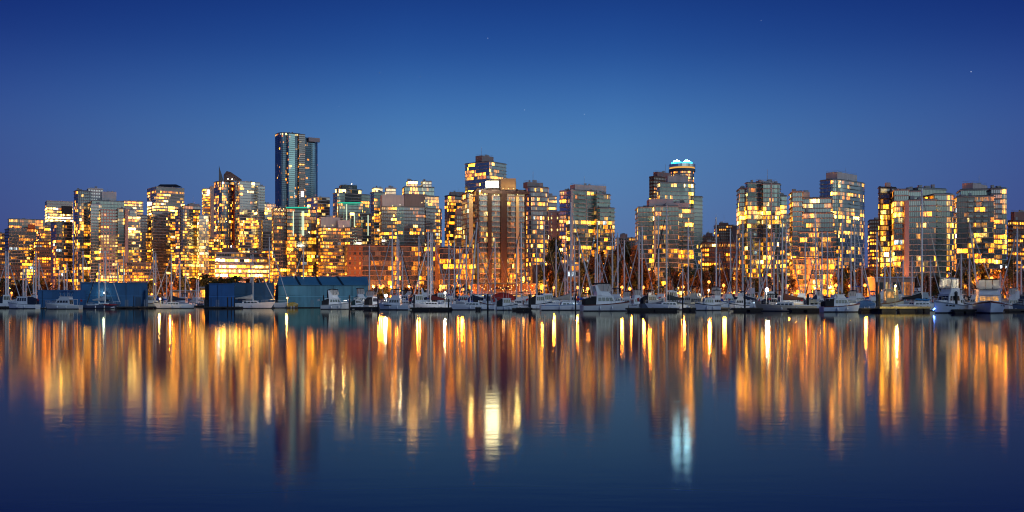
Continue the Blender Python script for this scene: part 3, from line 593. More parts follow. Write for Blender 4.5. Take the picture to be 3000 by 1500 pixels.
# ------------------------------------------------------------------ trees
LEAF = {'green': [(.030, .045, .016), (.05, .07, .025), (.075, .09, .035)], 'rust': [(.06, .030, .012), (.10, .048, .018), (.15, .075, .025)], 'conifer': [(.018, .03, .016), (.03, .045, .022), (.045, .06, .03)]}  # rust tone puts orange lamplight into the leaf colour, besides reddish poplar foliage
PROTO = {}
def tree_mesh(kind, tone, seed):
    key = (kind, tone, seed)
    if key in PROTO: return PROTO[key]
    rng = random.Random(str(key)); t = MB(); c = MB()
    if kind == 'broad':
        t.tube((0,0,-.3), (.1,0,3.2), .24, .17); clumps = []
        for k in range(17):
            a = rng.uniform(0, 6.28); r = rng.uniform(.4, 3.0); z = rng.uniform(3.4, 8.8); r *= max(.35, 1-abs(z-5.4)/5.4)
            clumps.append((r*math.cos(a), r*math.sin(a), z, rng.uniform(.8, 1.5))); t.tube((.1, 0, 2.6+rng.random()), (r*math.cos(a)*.85, r*math.sin(a)*.85, z-.3), .09, .03, 5)
    elif kind == 'column':
        t.tube((0,0,-.3), (0,0,9.2), .17, .04); clumps = []
        for k in range(22):
            z = 1.2+k*.4; r = rng.uniform(.1, .75); a = rng.uniform(0, 6.28); w = 1.15-abs(z-4)/8.5
            clumps.append((r*math.cos(a)*w, r*math.sin(a)*w, z, .75*w+.15)); t.tube((0, 0, z-.8), (r*math.cos(a)*w, r*math.sin(a)*w, z), .04, .02, 4)
    else:
        t.tube((0,0,-.3), (0,0,9.6), .22, .03); clumps = []
        for k in range(30):
            z = 1.4+k*.28; w = (10-z)/8.6*2.2; a = k*2.4+rng.uniform(-.4, .4); rr = w*rng.uniform(.45, .95)
            clumps.append((rr*math.cos(a), rr*math.sin(a), z, .35+w*.22)); t.tube((0, 0, z+.2), (rr*math.cos(a), rr*math.sin(a), z), .04, .015, 4)
    for (x, y, z, r) in clumps:
        mi = rng.choice((0, 0, 1, 1, 2))
        for q in range(62):
            u = Vector((rng.gauss(0, 1), rng.gauss(0, 1), rng.gauss(0, .8))); u = u.normalized()*r*rng.uniform(.35, 1.12)
            p = Vector((x, y, z))+u; s = rng.uniform(.18, .40)
            e1 = Vector((rng.gauss(0, 1), rng.gauss(0, 1), rng.gauss(0, 1))).normalized(); e2 = e1.orthogonal().normalized()*s*.7; e1 *= s
            c.quad(p-e1, p+e2, p+e1, p-e2, mi)
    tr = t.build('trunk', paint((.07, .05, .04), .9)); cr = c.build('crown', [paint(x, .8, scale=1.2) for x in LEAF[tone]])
    PROTO[key] = (tr.data, cr.data); bpy.data.objects.remove(tr); bpy.data.objects.remove(cr); return PROTO[key]
NTREE = [0]
def tree(kind, tone, px, ptop, wpx, D, label, group):
    NTREE[0] += 1
    td, cd = tree_mesh(kind, tone, NTREE[0] % 3)
    h = (gz(ptop, D)-GZ)/({'broad': 9.6, 'column': 10.6, 'conifer': 10}[kind]); w = wpx/F*D/({'broad': 6.4, 'column': 2.6, 'conifer': 4.6}[kind])
    r = empty({'broad': 'broadleaf_tree', 'column': 'poplar_tree', 'conifer': 'conifer_tree'}[kind], (gx(px, D), D, GZ), NTREE[0]*1.3, label=label, cat='tree', group=group)
    r.scale = (w, w, h)
    for n, d in (('trunk', td), ('crown', cd)):
        o = bpy.data.objects.new(n, d); C.objects.link(o); o.parent = r
for px, pt_, w, D, ki, to, lab in [
    (10, 812, 60, 760, 'broad', 'green', 'dark tree at the far left edge behind the first masts'),
    (60, 818, 60, 770, 'broad', 'green', 'dark round tree behind the orange lamp at far left'),
    (112, 808, 56, 780, 'broad', 'green', 'dark tree below the orange brick block'),
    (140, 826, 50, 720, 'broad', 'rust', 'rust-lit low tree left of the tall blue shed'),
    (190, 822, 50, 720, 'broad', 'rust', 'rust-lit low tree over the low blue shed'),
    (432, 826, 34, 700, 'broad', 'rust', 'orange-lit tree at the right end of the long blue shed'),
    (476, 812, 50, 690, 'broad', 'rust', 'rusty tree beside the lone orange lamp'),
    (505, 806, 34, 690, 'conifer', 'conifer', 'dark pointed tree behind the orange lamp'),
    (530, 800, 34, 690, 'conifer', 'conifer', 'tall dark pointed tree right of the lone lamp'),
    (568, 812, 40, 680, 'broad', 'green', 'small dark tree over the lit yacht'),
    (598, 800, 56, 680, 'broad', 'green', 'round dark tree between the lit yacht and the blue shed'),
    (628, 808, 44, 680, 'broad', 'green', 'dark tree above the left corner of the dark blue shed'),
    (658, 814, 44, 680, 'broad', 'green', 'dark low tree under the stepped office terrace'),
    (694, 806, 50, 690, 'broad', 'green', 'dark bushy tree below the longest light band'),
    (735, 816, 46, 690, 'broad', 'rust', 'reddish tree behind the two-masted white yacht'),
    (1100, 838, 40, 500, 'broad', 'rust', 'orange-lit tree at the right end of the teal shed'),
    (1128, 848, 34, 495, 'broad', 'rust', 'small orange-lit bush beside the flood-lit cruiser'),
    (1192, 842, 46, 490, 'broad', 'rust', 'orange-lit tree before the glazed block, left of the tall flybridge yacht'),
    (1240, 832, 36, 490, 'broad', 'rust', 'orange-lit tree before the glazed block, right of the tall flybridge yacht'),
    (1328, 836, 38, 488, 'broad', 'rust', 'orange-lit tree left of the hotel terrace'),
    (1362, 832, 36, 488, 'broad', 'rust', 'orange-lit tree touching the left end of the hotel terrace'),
    (1624, 696, 58, 500, 'broad', 'green', 'tall dark tree between the grey curved tower and the teal condo'),
    (1606, 775, 46, 480, 'broad', 'rust', 'rusty tree before the windowless brown block'),
    (1650, 800, 40, 476, 'broad', 'rust', 'rusty tree left of the small white house'),
    (1712, 762, 40, 470, 'broad', 'green', 'dark tree right of the small white house'),
    (1736, 740, 28, 480, 'column', 'rust', 'poplar under the teal condo, leftmost of the poplar row'),
    (1760, 726, 28, 482, 'column', 'rust', 'second poplar of the row under the teal condo'),
    (1784, 742, 28, 478, 'column', 'rust', 'shorter poplar under the right edge of the teal condo'),
    (1812, 704, 30, 484, 'column', 'rust', 'tall poplar just right of the teal condo'),
    (1836, 698, 30, 486, 'column', 'green', 'tallest dark poplar of the row'),
    (1860, 714, 30, 484, 'column', 'rust', 'poplar at the left edge of the grey-teal condo'),
    (1884, 752, 30, 476, 'column', 'rust', 'low poplar before the grey-teal condo'),
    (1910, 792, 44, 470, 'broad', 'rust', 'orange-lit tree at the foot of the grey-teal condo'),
    (1965, 780, 40, 480, 'broad', 'green', 'dark tree before the right half of the grey-teal condo'),
    (2010, 776, 50, 485, 'broad', 'green', 'dark tree below the round-topped tower'),
    (2050, 784, 50, 485, 'broad', 'green', 'dark tree at the left end of the low lit office block'),
    (2090, 774, 46, 485, 'broad', 'green', 'dark tree under the middle of the low lit office block'),
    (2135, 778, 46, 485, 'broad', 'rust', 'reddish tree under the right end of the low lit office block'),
    (2180, 790, 40, 480, 'broad', 'green', 'dark tree at the foot of the stepped condominium, left side'),
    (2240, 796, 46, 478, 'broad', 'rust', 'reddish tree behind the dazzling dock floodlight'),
    (2290, 802, 40, 478, 'broad', 'green', 'dark tree left of the terraced tan building'),
    (2468, 782, 34, 480, 'column', 'green', 'dark slim tree right of the terraced tan building'),
    (2496, 772, 40, 480, 'broad', 'green', 'dark tree under the tall curved condominium'),
    (2530, 780, 40, 480, 'broad', 'rust', 'rusty tree under the right side of the tall curved condominium'),
    (2566, 790, 40, 475, 'broad', 'green', 'dark tree at the foot of the black-framed condo, left side'),
    (2600, 778, 44, 475, 'broad', 'green', 'dark tree covering the foot of the black-framed condo'),
    (2694, 802, 40, 440, 'broad', 'green', 'dark bush at the foot of the wide curved condo, behind the tallest mast'),
    (2742, 808, 40, 440, 'broad', 'rust', 'brownish bush at the foot of the wide curved condo, right of the tallest mast'),
    (2790, 790, 40, 440, 'broad', 'green', 'dark tree between the two right-hand condos'),
    (2836, 756, 60, 440, 'broad', 'green', 'big dark tree hiding the foot of the sawtooth condo'),
    (2880, 772, 50, 445, 'broad', 'rust', 'brownish big tree right of the yacht with the white canopy'),
    (2916, 790, 40, 440, 'broad', 'rust', 'reddish tree above the bow-on yacht'),
    (2958, 752, 44, 440, 'broad', 'conifer', 'tall black tree before the brick tower at the right edge'),
    (2992, 790, 40, 440, 'broad', 'rust', 'rusty tree at the very right edge')]:
    tree(ki, to, px, pt_, w*1.25, D, lab, 'trees along the city shore')
rng = random.Random(11)
for xa, xb, ya, yb, D, lab in [(0, 120, 822, 836, 745, 'dark tree in the low row left of the blue sheds'), (436, 605, 806, 834, 672, 'dark tree in the low row between the blue sheds'), (612, 800, 808, 824, 690, 'dark tree in the low row over the dark blue sheds'),
                               (1080, 1390, 838, 856, 476, 'low orange-lit tree in the row before the glazed block'), (1575, 1730, 770, 826, 466, 'dark tree in the thick row right of the hotel'), (1720, 1880, 726, 800, 474, 'dark tree in the poplar thicket below the teal condo'),
                               (1880, 2060, 786, 812, 474, 'dark tree in the row before the grey-teal condo'), (2050, 2180, 780, 804, 476, 'dark tree in the row before the low lit office block'), (2180, 2330, 800, 822, 470, 'dark tree in the row left of the terraced building'),
                               (2440, 2620, 782, 812, 468, 'dark tree in the row below the curved and black-framed condos'), (2680, 2810, 806, 826, 432, 'dark bush in the row before the wide curved condo'), (2806, 3000, 778, 812, 438, 'dark tree in the row at the right end of the shore')]:
    n = max(3, int((xb-xa)/22))
    for i in range(n):
        px = xa+(xb-xa)*(i+rng.uniform(.2, .8))/n
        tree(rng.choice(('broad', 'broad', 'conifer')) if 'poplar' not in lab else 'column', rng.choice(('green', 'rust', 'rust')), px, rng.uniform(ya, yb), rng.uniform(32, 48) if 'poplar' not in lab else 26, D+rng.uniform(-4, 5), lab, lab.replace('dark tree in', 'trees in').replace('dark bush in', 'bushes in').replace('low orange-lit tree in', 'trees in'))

# ------------------------------------------------------------------ street lamps along the shore
def lamp(px, py, D, power, label, col=(1, .27, .03), rad=.7, s=4, name='street_lamp', cat='street lamp', group='orange lamps along the shore', zb=None, arm=0):
    x, z = gx(px, D), gz(py, D); zb = GZ if zb is None else zb
    r = empty(name, (x, D, zb), label=label, cat=cat, group=group)
    p = MB(); p.tube((0, 0, -.5), (0, 0, z-zb-.1), .10, .06); p.box(-.2, .2, -.2, .2, -.5, .35); p.build('post', paint((.07, .07, .07), .5), r)
    b = MB(); b.ball((0, 0, z-zb), rad); b.build('globe', glow(lerp(col, (1, .5, .15), .15), s), r, True)
    c = MB(); c.loft([[(rad*k*math.cos(i*.785), rad*k*math.sin(i*.785), z-zb+rad*h) for i in range(8)] for k, h in ((.8, .85), (.5, 1.15), (.12, 1.3))]); c.build('cap', paint((.07, .07, .07), .5), r)
    l = bpy.data.lights.new('lamp_light', 'POINT'); l.energy = power; l.color = col; l.shadow_soft_size = rad*1.3
    lo = bpy.data.objects.new('lamp_light', l); C.objects.link(lo); lo.parent = r; lo.location = (0, -rad*2.3-.3, z-zb)
LP = 18000
STREET = [(6, 1060, 1, 'at the foot of the leftmost slim block'), (45, 915, 1, 'before the leftmost low orange-lit block'), (90, 975, 1, 'before the purple-grey glass block'), (126, 965, 1, 'before the orange brick block'), (180, 1000, 1, 'at the foot of the dark blue glass tower'),
  (240, 980, 1, 'at the foot of the rounded blue-grey tower'), (318, 960, 1, 'before the pink-framed square-windowed tower'), (392, 945, 1.2, 'before the amber block right of the pink-framed tower'), (425, 1055, 1.2, 'left of the dotted grey slab tower'), (478, 1050, 1.2, 'before the dotted grey slab tower'),
  (545, 1000, 1.2, 'before the round-cornered tower'), (592, 1000, 1, 'before the white-lit side of the round-cornered tower'), (625, 1060, 1.2, 'before the golden mid-rise'), (660, 915, 1.2, 'before the left part of the stepped office terrace'), (740, 915, 1.2, 'before the right part of the stepped office terrace'),
  (796, 960, 1.2, 'before the amber mid-rise by the tan wing'), (825, 880, 1.2, 'before the tan wing of the black tower'), (900, 880, 1, 'before the black glass tower'), (965, 860, 1.2, 'before the left half of the tan block'), (1035, 860, 1.2, 'before the right half of the tan block'),
  (1040, 570, .9, 'before the orange end wall'), (1110, 572, .9, 'before the glazed block near its left end'), (1165, 574, .9, 'before the glazed block under the blank penthouse'), (1225, 572, .9, 'before the glazed block under the lit crowns'), (1345, 574, .35, 'before the right end of the glazed block'),
  (1395, 586, 1.0, 'at the left foot of the brown hotel'), (1440, 586, 1.0, 'at the foot of the first hotel rib'), (1490, 590, 1.0, 'at the foot of the second hotel rib'), (1535, 596, 1.0, 'at the right foot of the brown hotel'), (1580, 640, .6, 'before the curved grey glass tower'),
  (1626, 765, 1, 'before the pink stone block'), (1655, 720, .6, 'at the left corner of the teal condo'), (1720, 722, .6, 'before the middle of the teal condo'), (1780, 724, .6, 'at the right corner of the teal condo'), (1840, 980, .6, 'before the dim low-rise behind the poplars'),
  (1895, 645, .5, 'at the left corner of the grey-teal condo'), (1950, 645, .5, 'before the middle of the grey-teal condo'), (2010, 648, .5, 'at the right corner of the grey-teal condo'), (2110, 685, .5, 'before the low office block'), (2200, 672, .5, 'at the foot of the stepped condominium'), (2265, 670, .5, 'at the right foot of the stepped condominium'),
  (2330, 604, 1.4, 'at the left foot of the terraced tan building'), (2400, 604, 1.4, 'before the middle of the terraced tan building'), (2440, 606, 1.4, 'at the right foot of the terraced tan building'), (2500, 625, .5, 'before the tall curved condominium'), (2565, 830, .6, 'in the gap left of the black-framed condo'),
  (2600, 552, .4, 'before the black-framed condo'), (2650, 536, .4, 'at the foot of the concrete fin'), (2710, 536, .25, 'before the wide curved condominium'), (2860, 586, .3, 'before the sawtooth condo'), (2975, 684, .8, 'before the brick tower at the right edge')]
for px, py, D, pw, lab in [
    (34, 858, 690, 16000, 'orange street lamp at the far left behind the masts'),
    (70, 846, 800, 20000, 'orange lamp among dark trees below the brick block'),
    (150, 832, 770, 16000, 'orange lamp above the low blue shed, left part'),
    (232, 846, 690, 12000, 'orange lamp in the notch between the two blue sheds'),
    (445, 862, 660, 14000, 'orange lamp just right of the long blue shed'),
    (503, 829, 660, 20000, 'lone bright orange lamp over the blue-sailed yachts'),
    (527, 862, 640, 16000, 'orange lamp over the low lit quay building'),
    (560, 850, 650, 12000, 'orange lamp behind the lit motor yacht'),
    (640, 812, 720, 18000, 'orange lamp hidden below the stepped office terrace'),
    (760, 812, 720, 18000, 'orange lamp above the small gabled sheds'),
    (860, 805, 700, 16000, 'orange lamp above the ridge of the teal shed'),
    (960, 806, 700, 16000, 'orange lamp above the right half of the teal shed ridge'),
    (1092, 856, 470, 9000, 'orange lamp at the right end of the teal shed'),
    (1122, 838, 480, 7000, 'orange lamp before the orange end wall of the glazed block'),
    (1170, 850, 470, 9000, 'orange lamp before the glazed block, left of the flybridge yacht'),
    (1228, 828, 478, 7000, 'orange lamp before the glazed block, among the four close masts'),
    (1290, 848, 470, 8000, 'orange lamp beside the white dock floodlight'),
    (1356, 848, 470, 8000, 'orange lamp left of the hotel terrace'),
    (1590, 842, 470, 9000, 'orange lamp above the foot of the windowless brown block'),
    (1622, 843, 455, 12000, 'big orange lamp above the beige boom cover'),
    (1692, 843, 455, 12000, 'big orange lamp left of the arched white cruiser'),
    (1722, 846, 455, 6000, 'small orange lamp close to the arched white cruiser'),
    (1822, 842, 455, 11000, 'orange lamp right of the arched white cruiser'),
    (1845, 846, 455, 6000, 'small orange lamp below the poplar row'),
    (1884, 842, 455, 10000, 'orange lamp at the left foot of the grey-teal condo'),
    (1902, 790, 500, 8000, 'amber lamp high before the grey-teal condo'),
    (2001, 841, 455, 9000, 'orange lamp above the yellow-lit trawler'),
    (2077, 826, 462, 4000, 'faint orange lamp under the low lit office block'),
    (2120, 836, 458, 6000, 'orange lamp behind the masts left of the white trawler'),
    (2306, 838, 450, 8000, 'orange lamp left of the terraced tan building'),
    (2360, 836, 470, 9000, 'orange lamp before the pink pier of the terraced building'),
    (2398, 838, 470, 9000, 'orange lamp at the right corner of the terraced building'),
    (2449, 836, 440, 12000, 'bright orange lamp above the dark canvas sportfisher'),
    (2490, 838, 445, 8000, 'orange lamp right of the dark canvas sportfisher'),
    (2534, 836, 445, 7000, 'orange lamp under the curved condominium'),
    (2594, 836, 440, 10000, 'orange lamp before the low flat-roofed quay office'),
    (2640, 830, 470, 7000, 'orange lamp before the concrete fin of the wide curved condo'),
    (2860, 824, 436, 7000, 'amber lamp between the two large motor yachts'),
    (2905, 815, 436, 7000, 'amber lamp above the bow-on yacht'),
    (2962, 846, 430, 7000, 'orange lamp near the right edge behind the dark blue boat')]:
    lamp(px, py, D, pw*1.6, lab)

for px, D, pw, lab in STREET:
    lamp(px, HY-(GZ+8-H)*F/D, D, pw*LP, 'orange street lamp '+lab, rad=.7, s=4, group='orange street lamps at the feet of the towers')
# ------------------------------------------------------------------ sheds, terrace, quay buildings
def shed(name, label, x0, x1, ptop, D, dep, col, roofcol=None, slope=0, base=.25, seams=(), door=None):
    X0, X1, Z = gx(x0, D), gx(x1, D), gz(ptop, D)
    r = empty(name, ((X0+X1)/2, D, base), math.atan2(-(X0+X1)/2, D), label=label, cat='boat shed'); w = (X1-X0)/2; h = Z-base
    rows = MB()
    hw = h-(slope*.55 if slope else 0)
    rows.box(-w, w, 0, dep, -.5, hw); rows.build('wall', paint(col, .6, var=.38, scale=.5), r)
    rm = MB()
    if slope:
        rm.loft([[(-w-.2, -.35, hw-.12), (-w-.2, dep*.5, h), (-w-.2, dep+.35, hw-.12), (-w-.2, dep+.3, hw+.003), (-w-.2, -.3, hw+.003)],
                 [(w+.2, -.35, hw-.12), (w+.2, dep*.5, h), (w+.2, dep+.35, hw-.12), (w+.2, dep+.3, hw+.003), (w+.2, -.3, hw+.003)]])
    else: rm.box(-w-.15, w+.15, -.15, dep+.15, hw+.004, hw+.22)
    rm.build('roof', paint(roofcol or col, .45, var=.1), r)
    sm = MB()
    n = max(2, round(2*w/1.1))
    for i in range(n+1): sm.box(-w+2*w*i/n-.035, -w+2*w*i/n+.035, -.045, -.002, 0, hw-.15)
    sm.build('cladding_rib', paint(tuple(c*.8 for c in col), .55), r)
    bm = MB(); bm.box(-w-.05, w+.05, -.09, -.003, hw*.46, hw*.49); bm.build('rail_band', paint(tuple(min(1, c*1.5+.01) for c in col), .5), r)
    if door:
        for a, b in door:
            dm = MB(); dm.box(-w+2*w*a, -w+2*w*b, -.12, -.004, 0, hw*.42); d = dm.build('door', paint(tuple(c*.55 for c in col), .6), r)
    rg = random.Random(label)
    for k in range(max(1, int(w/5))):
        x = rg.uniform(-w*.92, w*.92); pm = MB(); pm.tube((x, -.13, .05), (x, -.13, hw-.05), .06, n=5); pm.build('downpipe', paint(tuple(c*.45 for c in col), .6), r)
    for k in range(max(1, int(w/6))):
        x = rg.uniform(-w*.85, w*.85); pm = MB(); pm.box(x-.45, x+.45, -.1, -.004, .03, 2.0); dd = pm.build('door', paint(lerp(col, (.25, .27, .28), .35), .6), r); pm = MB(); pm.ball((x+.33, -.14, 1.0), .05, 6, 5); pm.build('handle', paint((.4, .4, .4), .3), dd)
    for q in ((-w*.96, -w*.4, -.06, -.004, hw*.55, hw*.96), (w*.2, w*.62, -.05, -.004, hw*.06, hw*.44)):
        pm = MB(); pm.box(*q); pm.build('replaced_panel', paint(tuple(min(1, c*1.12) for c in col), .5, var=.3), r)
    fm = MB(); fm.box(-w-.4, w+.4, -.8, dep, -.85, -.02); fm.build('float', paint((.03, .03, .03), .9), r)
    return r, w, h, hw
NB = (.004, .085, .24)
shed('boat_shed', 'low flat blue boat shed at the left, behind the classic cruiser', 117, 246, 852, 262, 14, NB, door=((.3, .42),))
shed('boat_shed', 'taller flat blue boat shed with a white floodlight on its wall', 244, 426, 830, 268, 16, (.005, .085, .23), door=((.36, .46), (.82, .9)))
shed('boat_shed', 'short blue annex at the right end of the tall flat shed', 426, 432.5, 851, 269, 12, (.005, .085, .23))
shed('boat_shed', 'bright blue flat boat shed left of the long white yacht', 614, 685, 833, 262, 14, (.005, .088, .29), door=((.06, .1),))
shed('boat_shed', 'dark teal-blue flat shed right behind the long white yacht', 684, 800, 831, 270, 14, (.01, .075, .17))
shed('boat_shed', 'nearly black narrow shed end left of the bright blue shed', 601, 615, 838, 264, 14, (.004, .008, .015))
r, w, h, hw = shed('boat_shed', 'large teal boat shed with a sloped roof in four sheets', 819, 1077, 808, 285, 16, (.13, .33, .41), (.08, .25, .38), slope=4.6)
m = MB()
for f in (.27, .505, .75):
    x = -w+2*w*f-1.0; m.loft([[(x, -.36, hw+.02), (x+.55, -.36, hw+.02), (x+.55, -.3, hw-.1), (x, -.3, hw-.1)], [(x-1.6, 8, h+.10), (x-1.05, 8, h+.10), (x-1.05, 8, h-.1), (x-1.6, 8, h-.1)]])
m.build('roof_seam', paint((.01, .03, .05), .7), r)
for k, (x0, x1) in enumerate(((754, 766), (764, 777), (775, 789), (787, 803), (801, 820))):
    D = 306-k*3.5; X0, X1 = gx(x0, D), gx(x1, D); wz = (X1-X0)
    rr = empty('gabled_shed', ((X0+X1)/2, D, .25), math.atan2(-(X0+X1)/2, D), label='small gabled shed in the sawtooth row, ' + ('leftmost and smallest', 'next to the leftmost', 'in the middle', 'second from the teal shed', 'touching the teal shed')[k], cat='boat shed', group='sawtooth row of gabled sheds')
    ze = gz(846-k*1.2, D)-.25; zt = gz(816-k*1.8, D)-.25
    mm = MB(); mm.loft([[(-wz/2, 0, -.5), (wz/2, 0, -.5), (wz/2, 0, zt-.05), (-wz/2*.2, 0, ze)], [(-wz/2, 12, -.5), (wz/2, 12, -.5), (wz/2, 12, zt-.05), (-wz/2*.2, 12, ze)]]); mm.build('wall', paint((.16, .12, .11), .7), rr)
    mm = MB(); mm.loft([[(-wz*.12, -.3, ze+.05), (wz/2+.1, -.3, zt), (wz/2+.1, -.3, zt+.25), (-wz*.15, -.3, ze+.3)], [(-wz*.12, 12.3, ze+.05), (wz/2+.1, 12.3, zt), (wz/2+.1, 12.3, zt+.25), (-wz*.15, 12.3, ze+.3)]]); mm.build('roof', paint((.03, .13, .21), .45), rr)
# lit quay office building at left and at right, restaurant terrace
def lit_block(name, label, cat, x0, x1, ptop, D, dep, wall, lit, n, hue, sill=.2, head=.8, roofcol=(.5, .5, .5), bm=1.0):
    rng = random.Random(label); X0, X1 = gx(x0, D), gx(x1, D); w = (X1-X0)/2; h = gz(ptop, D)-GZ
    r = empty(name, ((X0+X1)/2, D, GZ), label=label, cat=cat)
    m = MB(); m.box(-w, w, 0, dep, -1, h); m.build('wall', paint(wall, .7), r)
    for i in range(n):
        a = -w+2*w*(i+.12)/n; b = -w+2*w*(i+.88)/n; wm = MB(); kx = bright(rng)*bm if rng.random() < lit else 0; hc = warm(rng, hue)
        wm.quad((a, -.04, h*sill), (b, -.04, h*sill), (b, -.04, h*head), (a, -.04, h*head), 0, (hc[0]*kx, hc[1]*kx, hc[2]*kx, .2)); wo = wm.build('window', glass((.03, .03, .03), .3), r)
        fm = MB(); fm.box(a-.06, b+.06, -.09, -.01, h*sill-.15, h*sill-.005); fm.build('sill', paint((.5, .4, .3), .7), wo)
    m = MB(); m.box(-w-.4, w+.4, -.5, dep+.3, h+.004, h+.4); m.build('roof', paint(roofcol, .6), r); return r
lit_block('quay_building', 'long low quay building glowing orange behind the lit motor yacht', 'quay building', 498, 602, 852, 560, 8, (.45, .2, .08), .8, 14, .15)
lit_block('kiosk', 'small lit kiosk box left of the dark shed end', 'kiosk', 587, 602, 843, 470, 5, (.6, .35, .12), 1, 3, .3, bm=1.4)
lit_block('kiosk', 'small orange-lit hut on the roofline between the two blue sheds', 'kiosk', 227, 246, 836, 640, 6, (.6, .25, .1), .6, 2, .1)
lit_block('quay_office', 'low flat-roofed quay office lit orange under the black-framed condo', 'quay building', 2563, 2680, 814, 425, 9, (.55, .28, .18), .6, 9, .15, roofcol=(.55, .5, .55))
lit_block('dock_cabin', 'small cabin with a yellow-lit doorway at the left end of the teal shed', 'cabin', 782, 818, 866, 283.5, 3, (.10, .09, .09), .9, 3, .45, .05, .8, (.4, .35, .3)).location.z = .3
# hotel terrace
D = 462; r = empty('terrace_restaurant', (gx(1475, D), D, GZ), label='hotel terrace restaurant strung with small warm lights', cat='restaurant')
w = (gx(1575, D)-gx(1390, D))/2; zf = gz(862, D)-GZ; zt = gz(838, D)-GZ
m = MB(); m.box(-w, w, 0, 9, -1, zf); m.build('podium', paint((.16, .09, .06), .7), r)
m = MB(); m.box(-w, w, -.6, 9, zf+.004, zf+.3); m.build('deck', paint((.6, .55, .5), .6), r)
m = MB()
for i in range(23): x = -w+2*w*i/22; m.tube((x, -.5, zf+.3), (x, -.5, zf+1.35), .04)
m.tube((-w, -.5, zf+1.35), (w, -.5, zf+1.35), .06); m.tube((-w, -.5, zf+.8), (w, -.5, zf+.8), .04); m.build('railing', paint((.75, .75, .75), .4), r)
rng = random.Random(7)
for i in range(9):
    x = -w+2*w*i/8; m = MB(); m.tube((x, -.3, zf+.3), (x, -.3, zt+.9), .13); m.build('column', paint((.6, .6, .62), .5), r)
m = MB(); m.box(-w-.4, w+.4, -.9, 9, zt+.9, zt+1.25); m.build('pergola', paint((.2, .16, .13), .6), r)
m = MB(); m.box(-w, w, 8.0, 8.4, zf+.3, zt+.9); m.build('wall', paint((.2, .1, .05), .7), r)
for i in range(34):
    x = -w+2*w*(i+.5)/34; m = MB(); m.ball((x, .4+rng.random()*2, zf+1.3+rng.random()*(zt-zf-.8)), rng.uniform(.10, .2), 8, 6); m.build('bulb', glow((1, .5, .12), 7), r)
for i in range(14):
    a = -w+2*w*(i+.1)/14; b = -w+2*w*(i+.9)/14; wm = MB(); kx = rng.choice((.1, .4, .9, 2)); wm.quad((a, -.04, zf*.2), (b, -.04, zf*.2), (b, -.04, zf*.85), (a, -.04, zf*.85), 0, (kx, kx*.5, kx*.1, .2)); wm.build('window', glass((.03, .03, .03), .3), r)
for i, x in enumerate((-8, 0, 9)):
    l = bpy.data.lights.new('terrace_light', 'POINT'); l.energy = 200; l.color = (1, .5, .15); l.shadow_soft_size = .6
    lo = bpy.data.objects.new('terrace_light', l); C.objects.link(lo); lo.parent = r; lo.location = (x, 2.5, zt)
for i, px in enumerate((1456, 1482)):
    u = empty('patio_umbrella', (gx(px, D-2+i), D-2+i, GZ+zf+.3), label=('closed-edge dark parasol on the terrace, left one', 'dark parasol on the terrace, right one')[i], cat='umbrella')
    m = MB(); m.tube((0, 0, 0), (0, 0, 2.9), .05); m.build('pole', paint((.3, .3, .3), .5), u)
    m = MB(); m.loft([[(rr*math.cos(k*.785), rr*math.sin(k*.785), z) for k in range(8)] for rr, z in ((2.3, 2.15), (1.2, 2.6), (.08, 2.95))]); m.build('canopy', paint((.04, .03, .04), .8), u)
# ------------------------------------------------------------------ boats
WHITE = (.80, .82, .84); CREAM_C = (.72, .64, .48); NAVY = (.012, .02, .05); BLACK = (.012, .012, .016); BLUEC = (.02, .08, .38); BURG = (.12, .015, .015)
BEIGE = (.50, .42, .34); GREYC = (.45, .47, .5); TEALC = (.03, .12, .16); DKBLUE = (.03, .06, .13); WOOD = (.28, .13, .05); RED = (.5, .03, .02); TARP = (.10, .20, .34)
def boat_paint(c): return paint(c, .28, var=.07, scale=.6, streak=False)
def cloth(c): return paint(c, .85, var=.25, scale=1.5, streak=False)
PANE = (.006, .009, .013)
def hull_secs(L, Bm, fs, fb, tw, n=13, full=.45, rake=.06):
    secs = []
    for i in range(n):
        t = i/(n-1); s = max(0, (t-full)/(1-full)); b = Bm/2*(tw+(1-tw)*min(1, t/full)**.6 if t < full else 1-s**2.3); b = max(b, .03)
        z = fs+(fb-fs)*t**1.8; wl = b*(.9-.35*s); x = -L/2+L*t; rk = L*rake*t**3
        pts = [(b, z, 0), (b*.99, z*.86, .1), (b*.96-(.12*b*s), z*.5, .45), (wl, .17, .8), (wl*.9, -.3, 1)]
        secs.append([(x-rk*q, y, zz) for y, zz, q in pts]+[(x-rk*q, -y, zz) for y, zz, q in reversed(pts)])
    return secs
def hull(root, L, Bm, fs, fb, tw, col, stripe, deck, full=.45, rake=.06):
    secs = hull_secs(L, Bm, fs, fb, tw, 13, full, rake); m = MB(); k = 10; n = len(m.v)
    for q in secs: m.v += q
    for a in range(len(secs)-1):
        for i in range(9):
            mi = 1 if i in (0, 8) else 2 if i in (3, 4, 5) else 0
            m.f.append((n+a*k+i, n+a*k+i+1, n+(a+1)*k+i+1, n+(a+1)*k+i)); m.m.append(mi)
    m.f.append(tuple(n+i for i in range(k))); m.m.append(0)
    ho = m.build('hull', [boat_paint(col), boat_paint(stripe), paint((.02, .025, .04), .6)], root)
    d = MB()
    for a in range(len(secs)-1):
        p, q = secs[a], secs[a+1]
        d.quad((p[0][0], p[0][1], p[0][2]-.03), (p[9][0], p[9][1], p[9][2]-.03), (q[9][0], q[9][1], q[9][2]-.03), (q[0][0], q[0][1], q[0][2]-.03))
    d.build('deck', boat_paint(deck), root); return secs
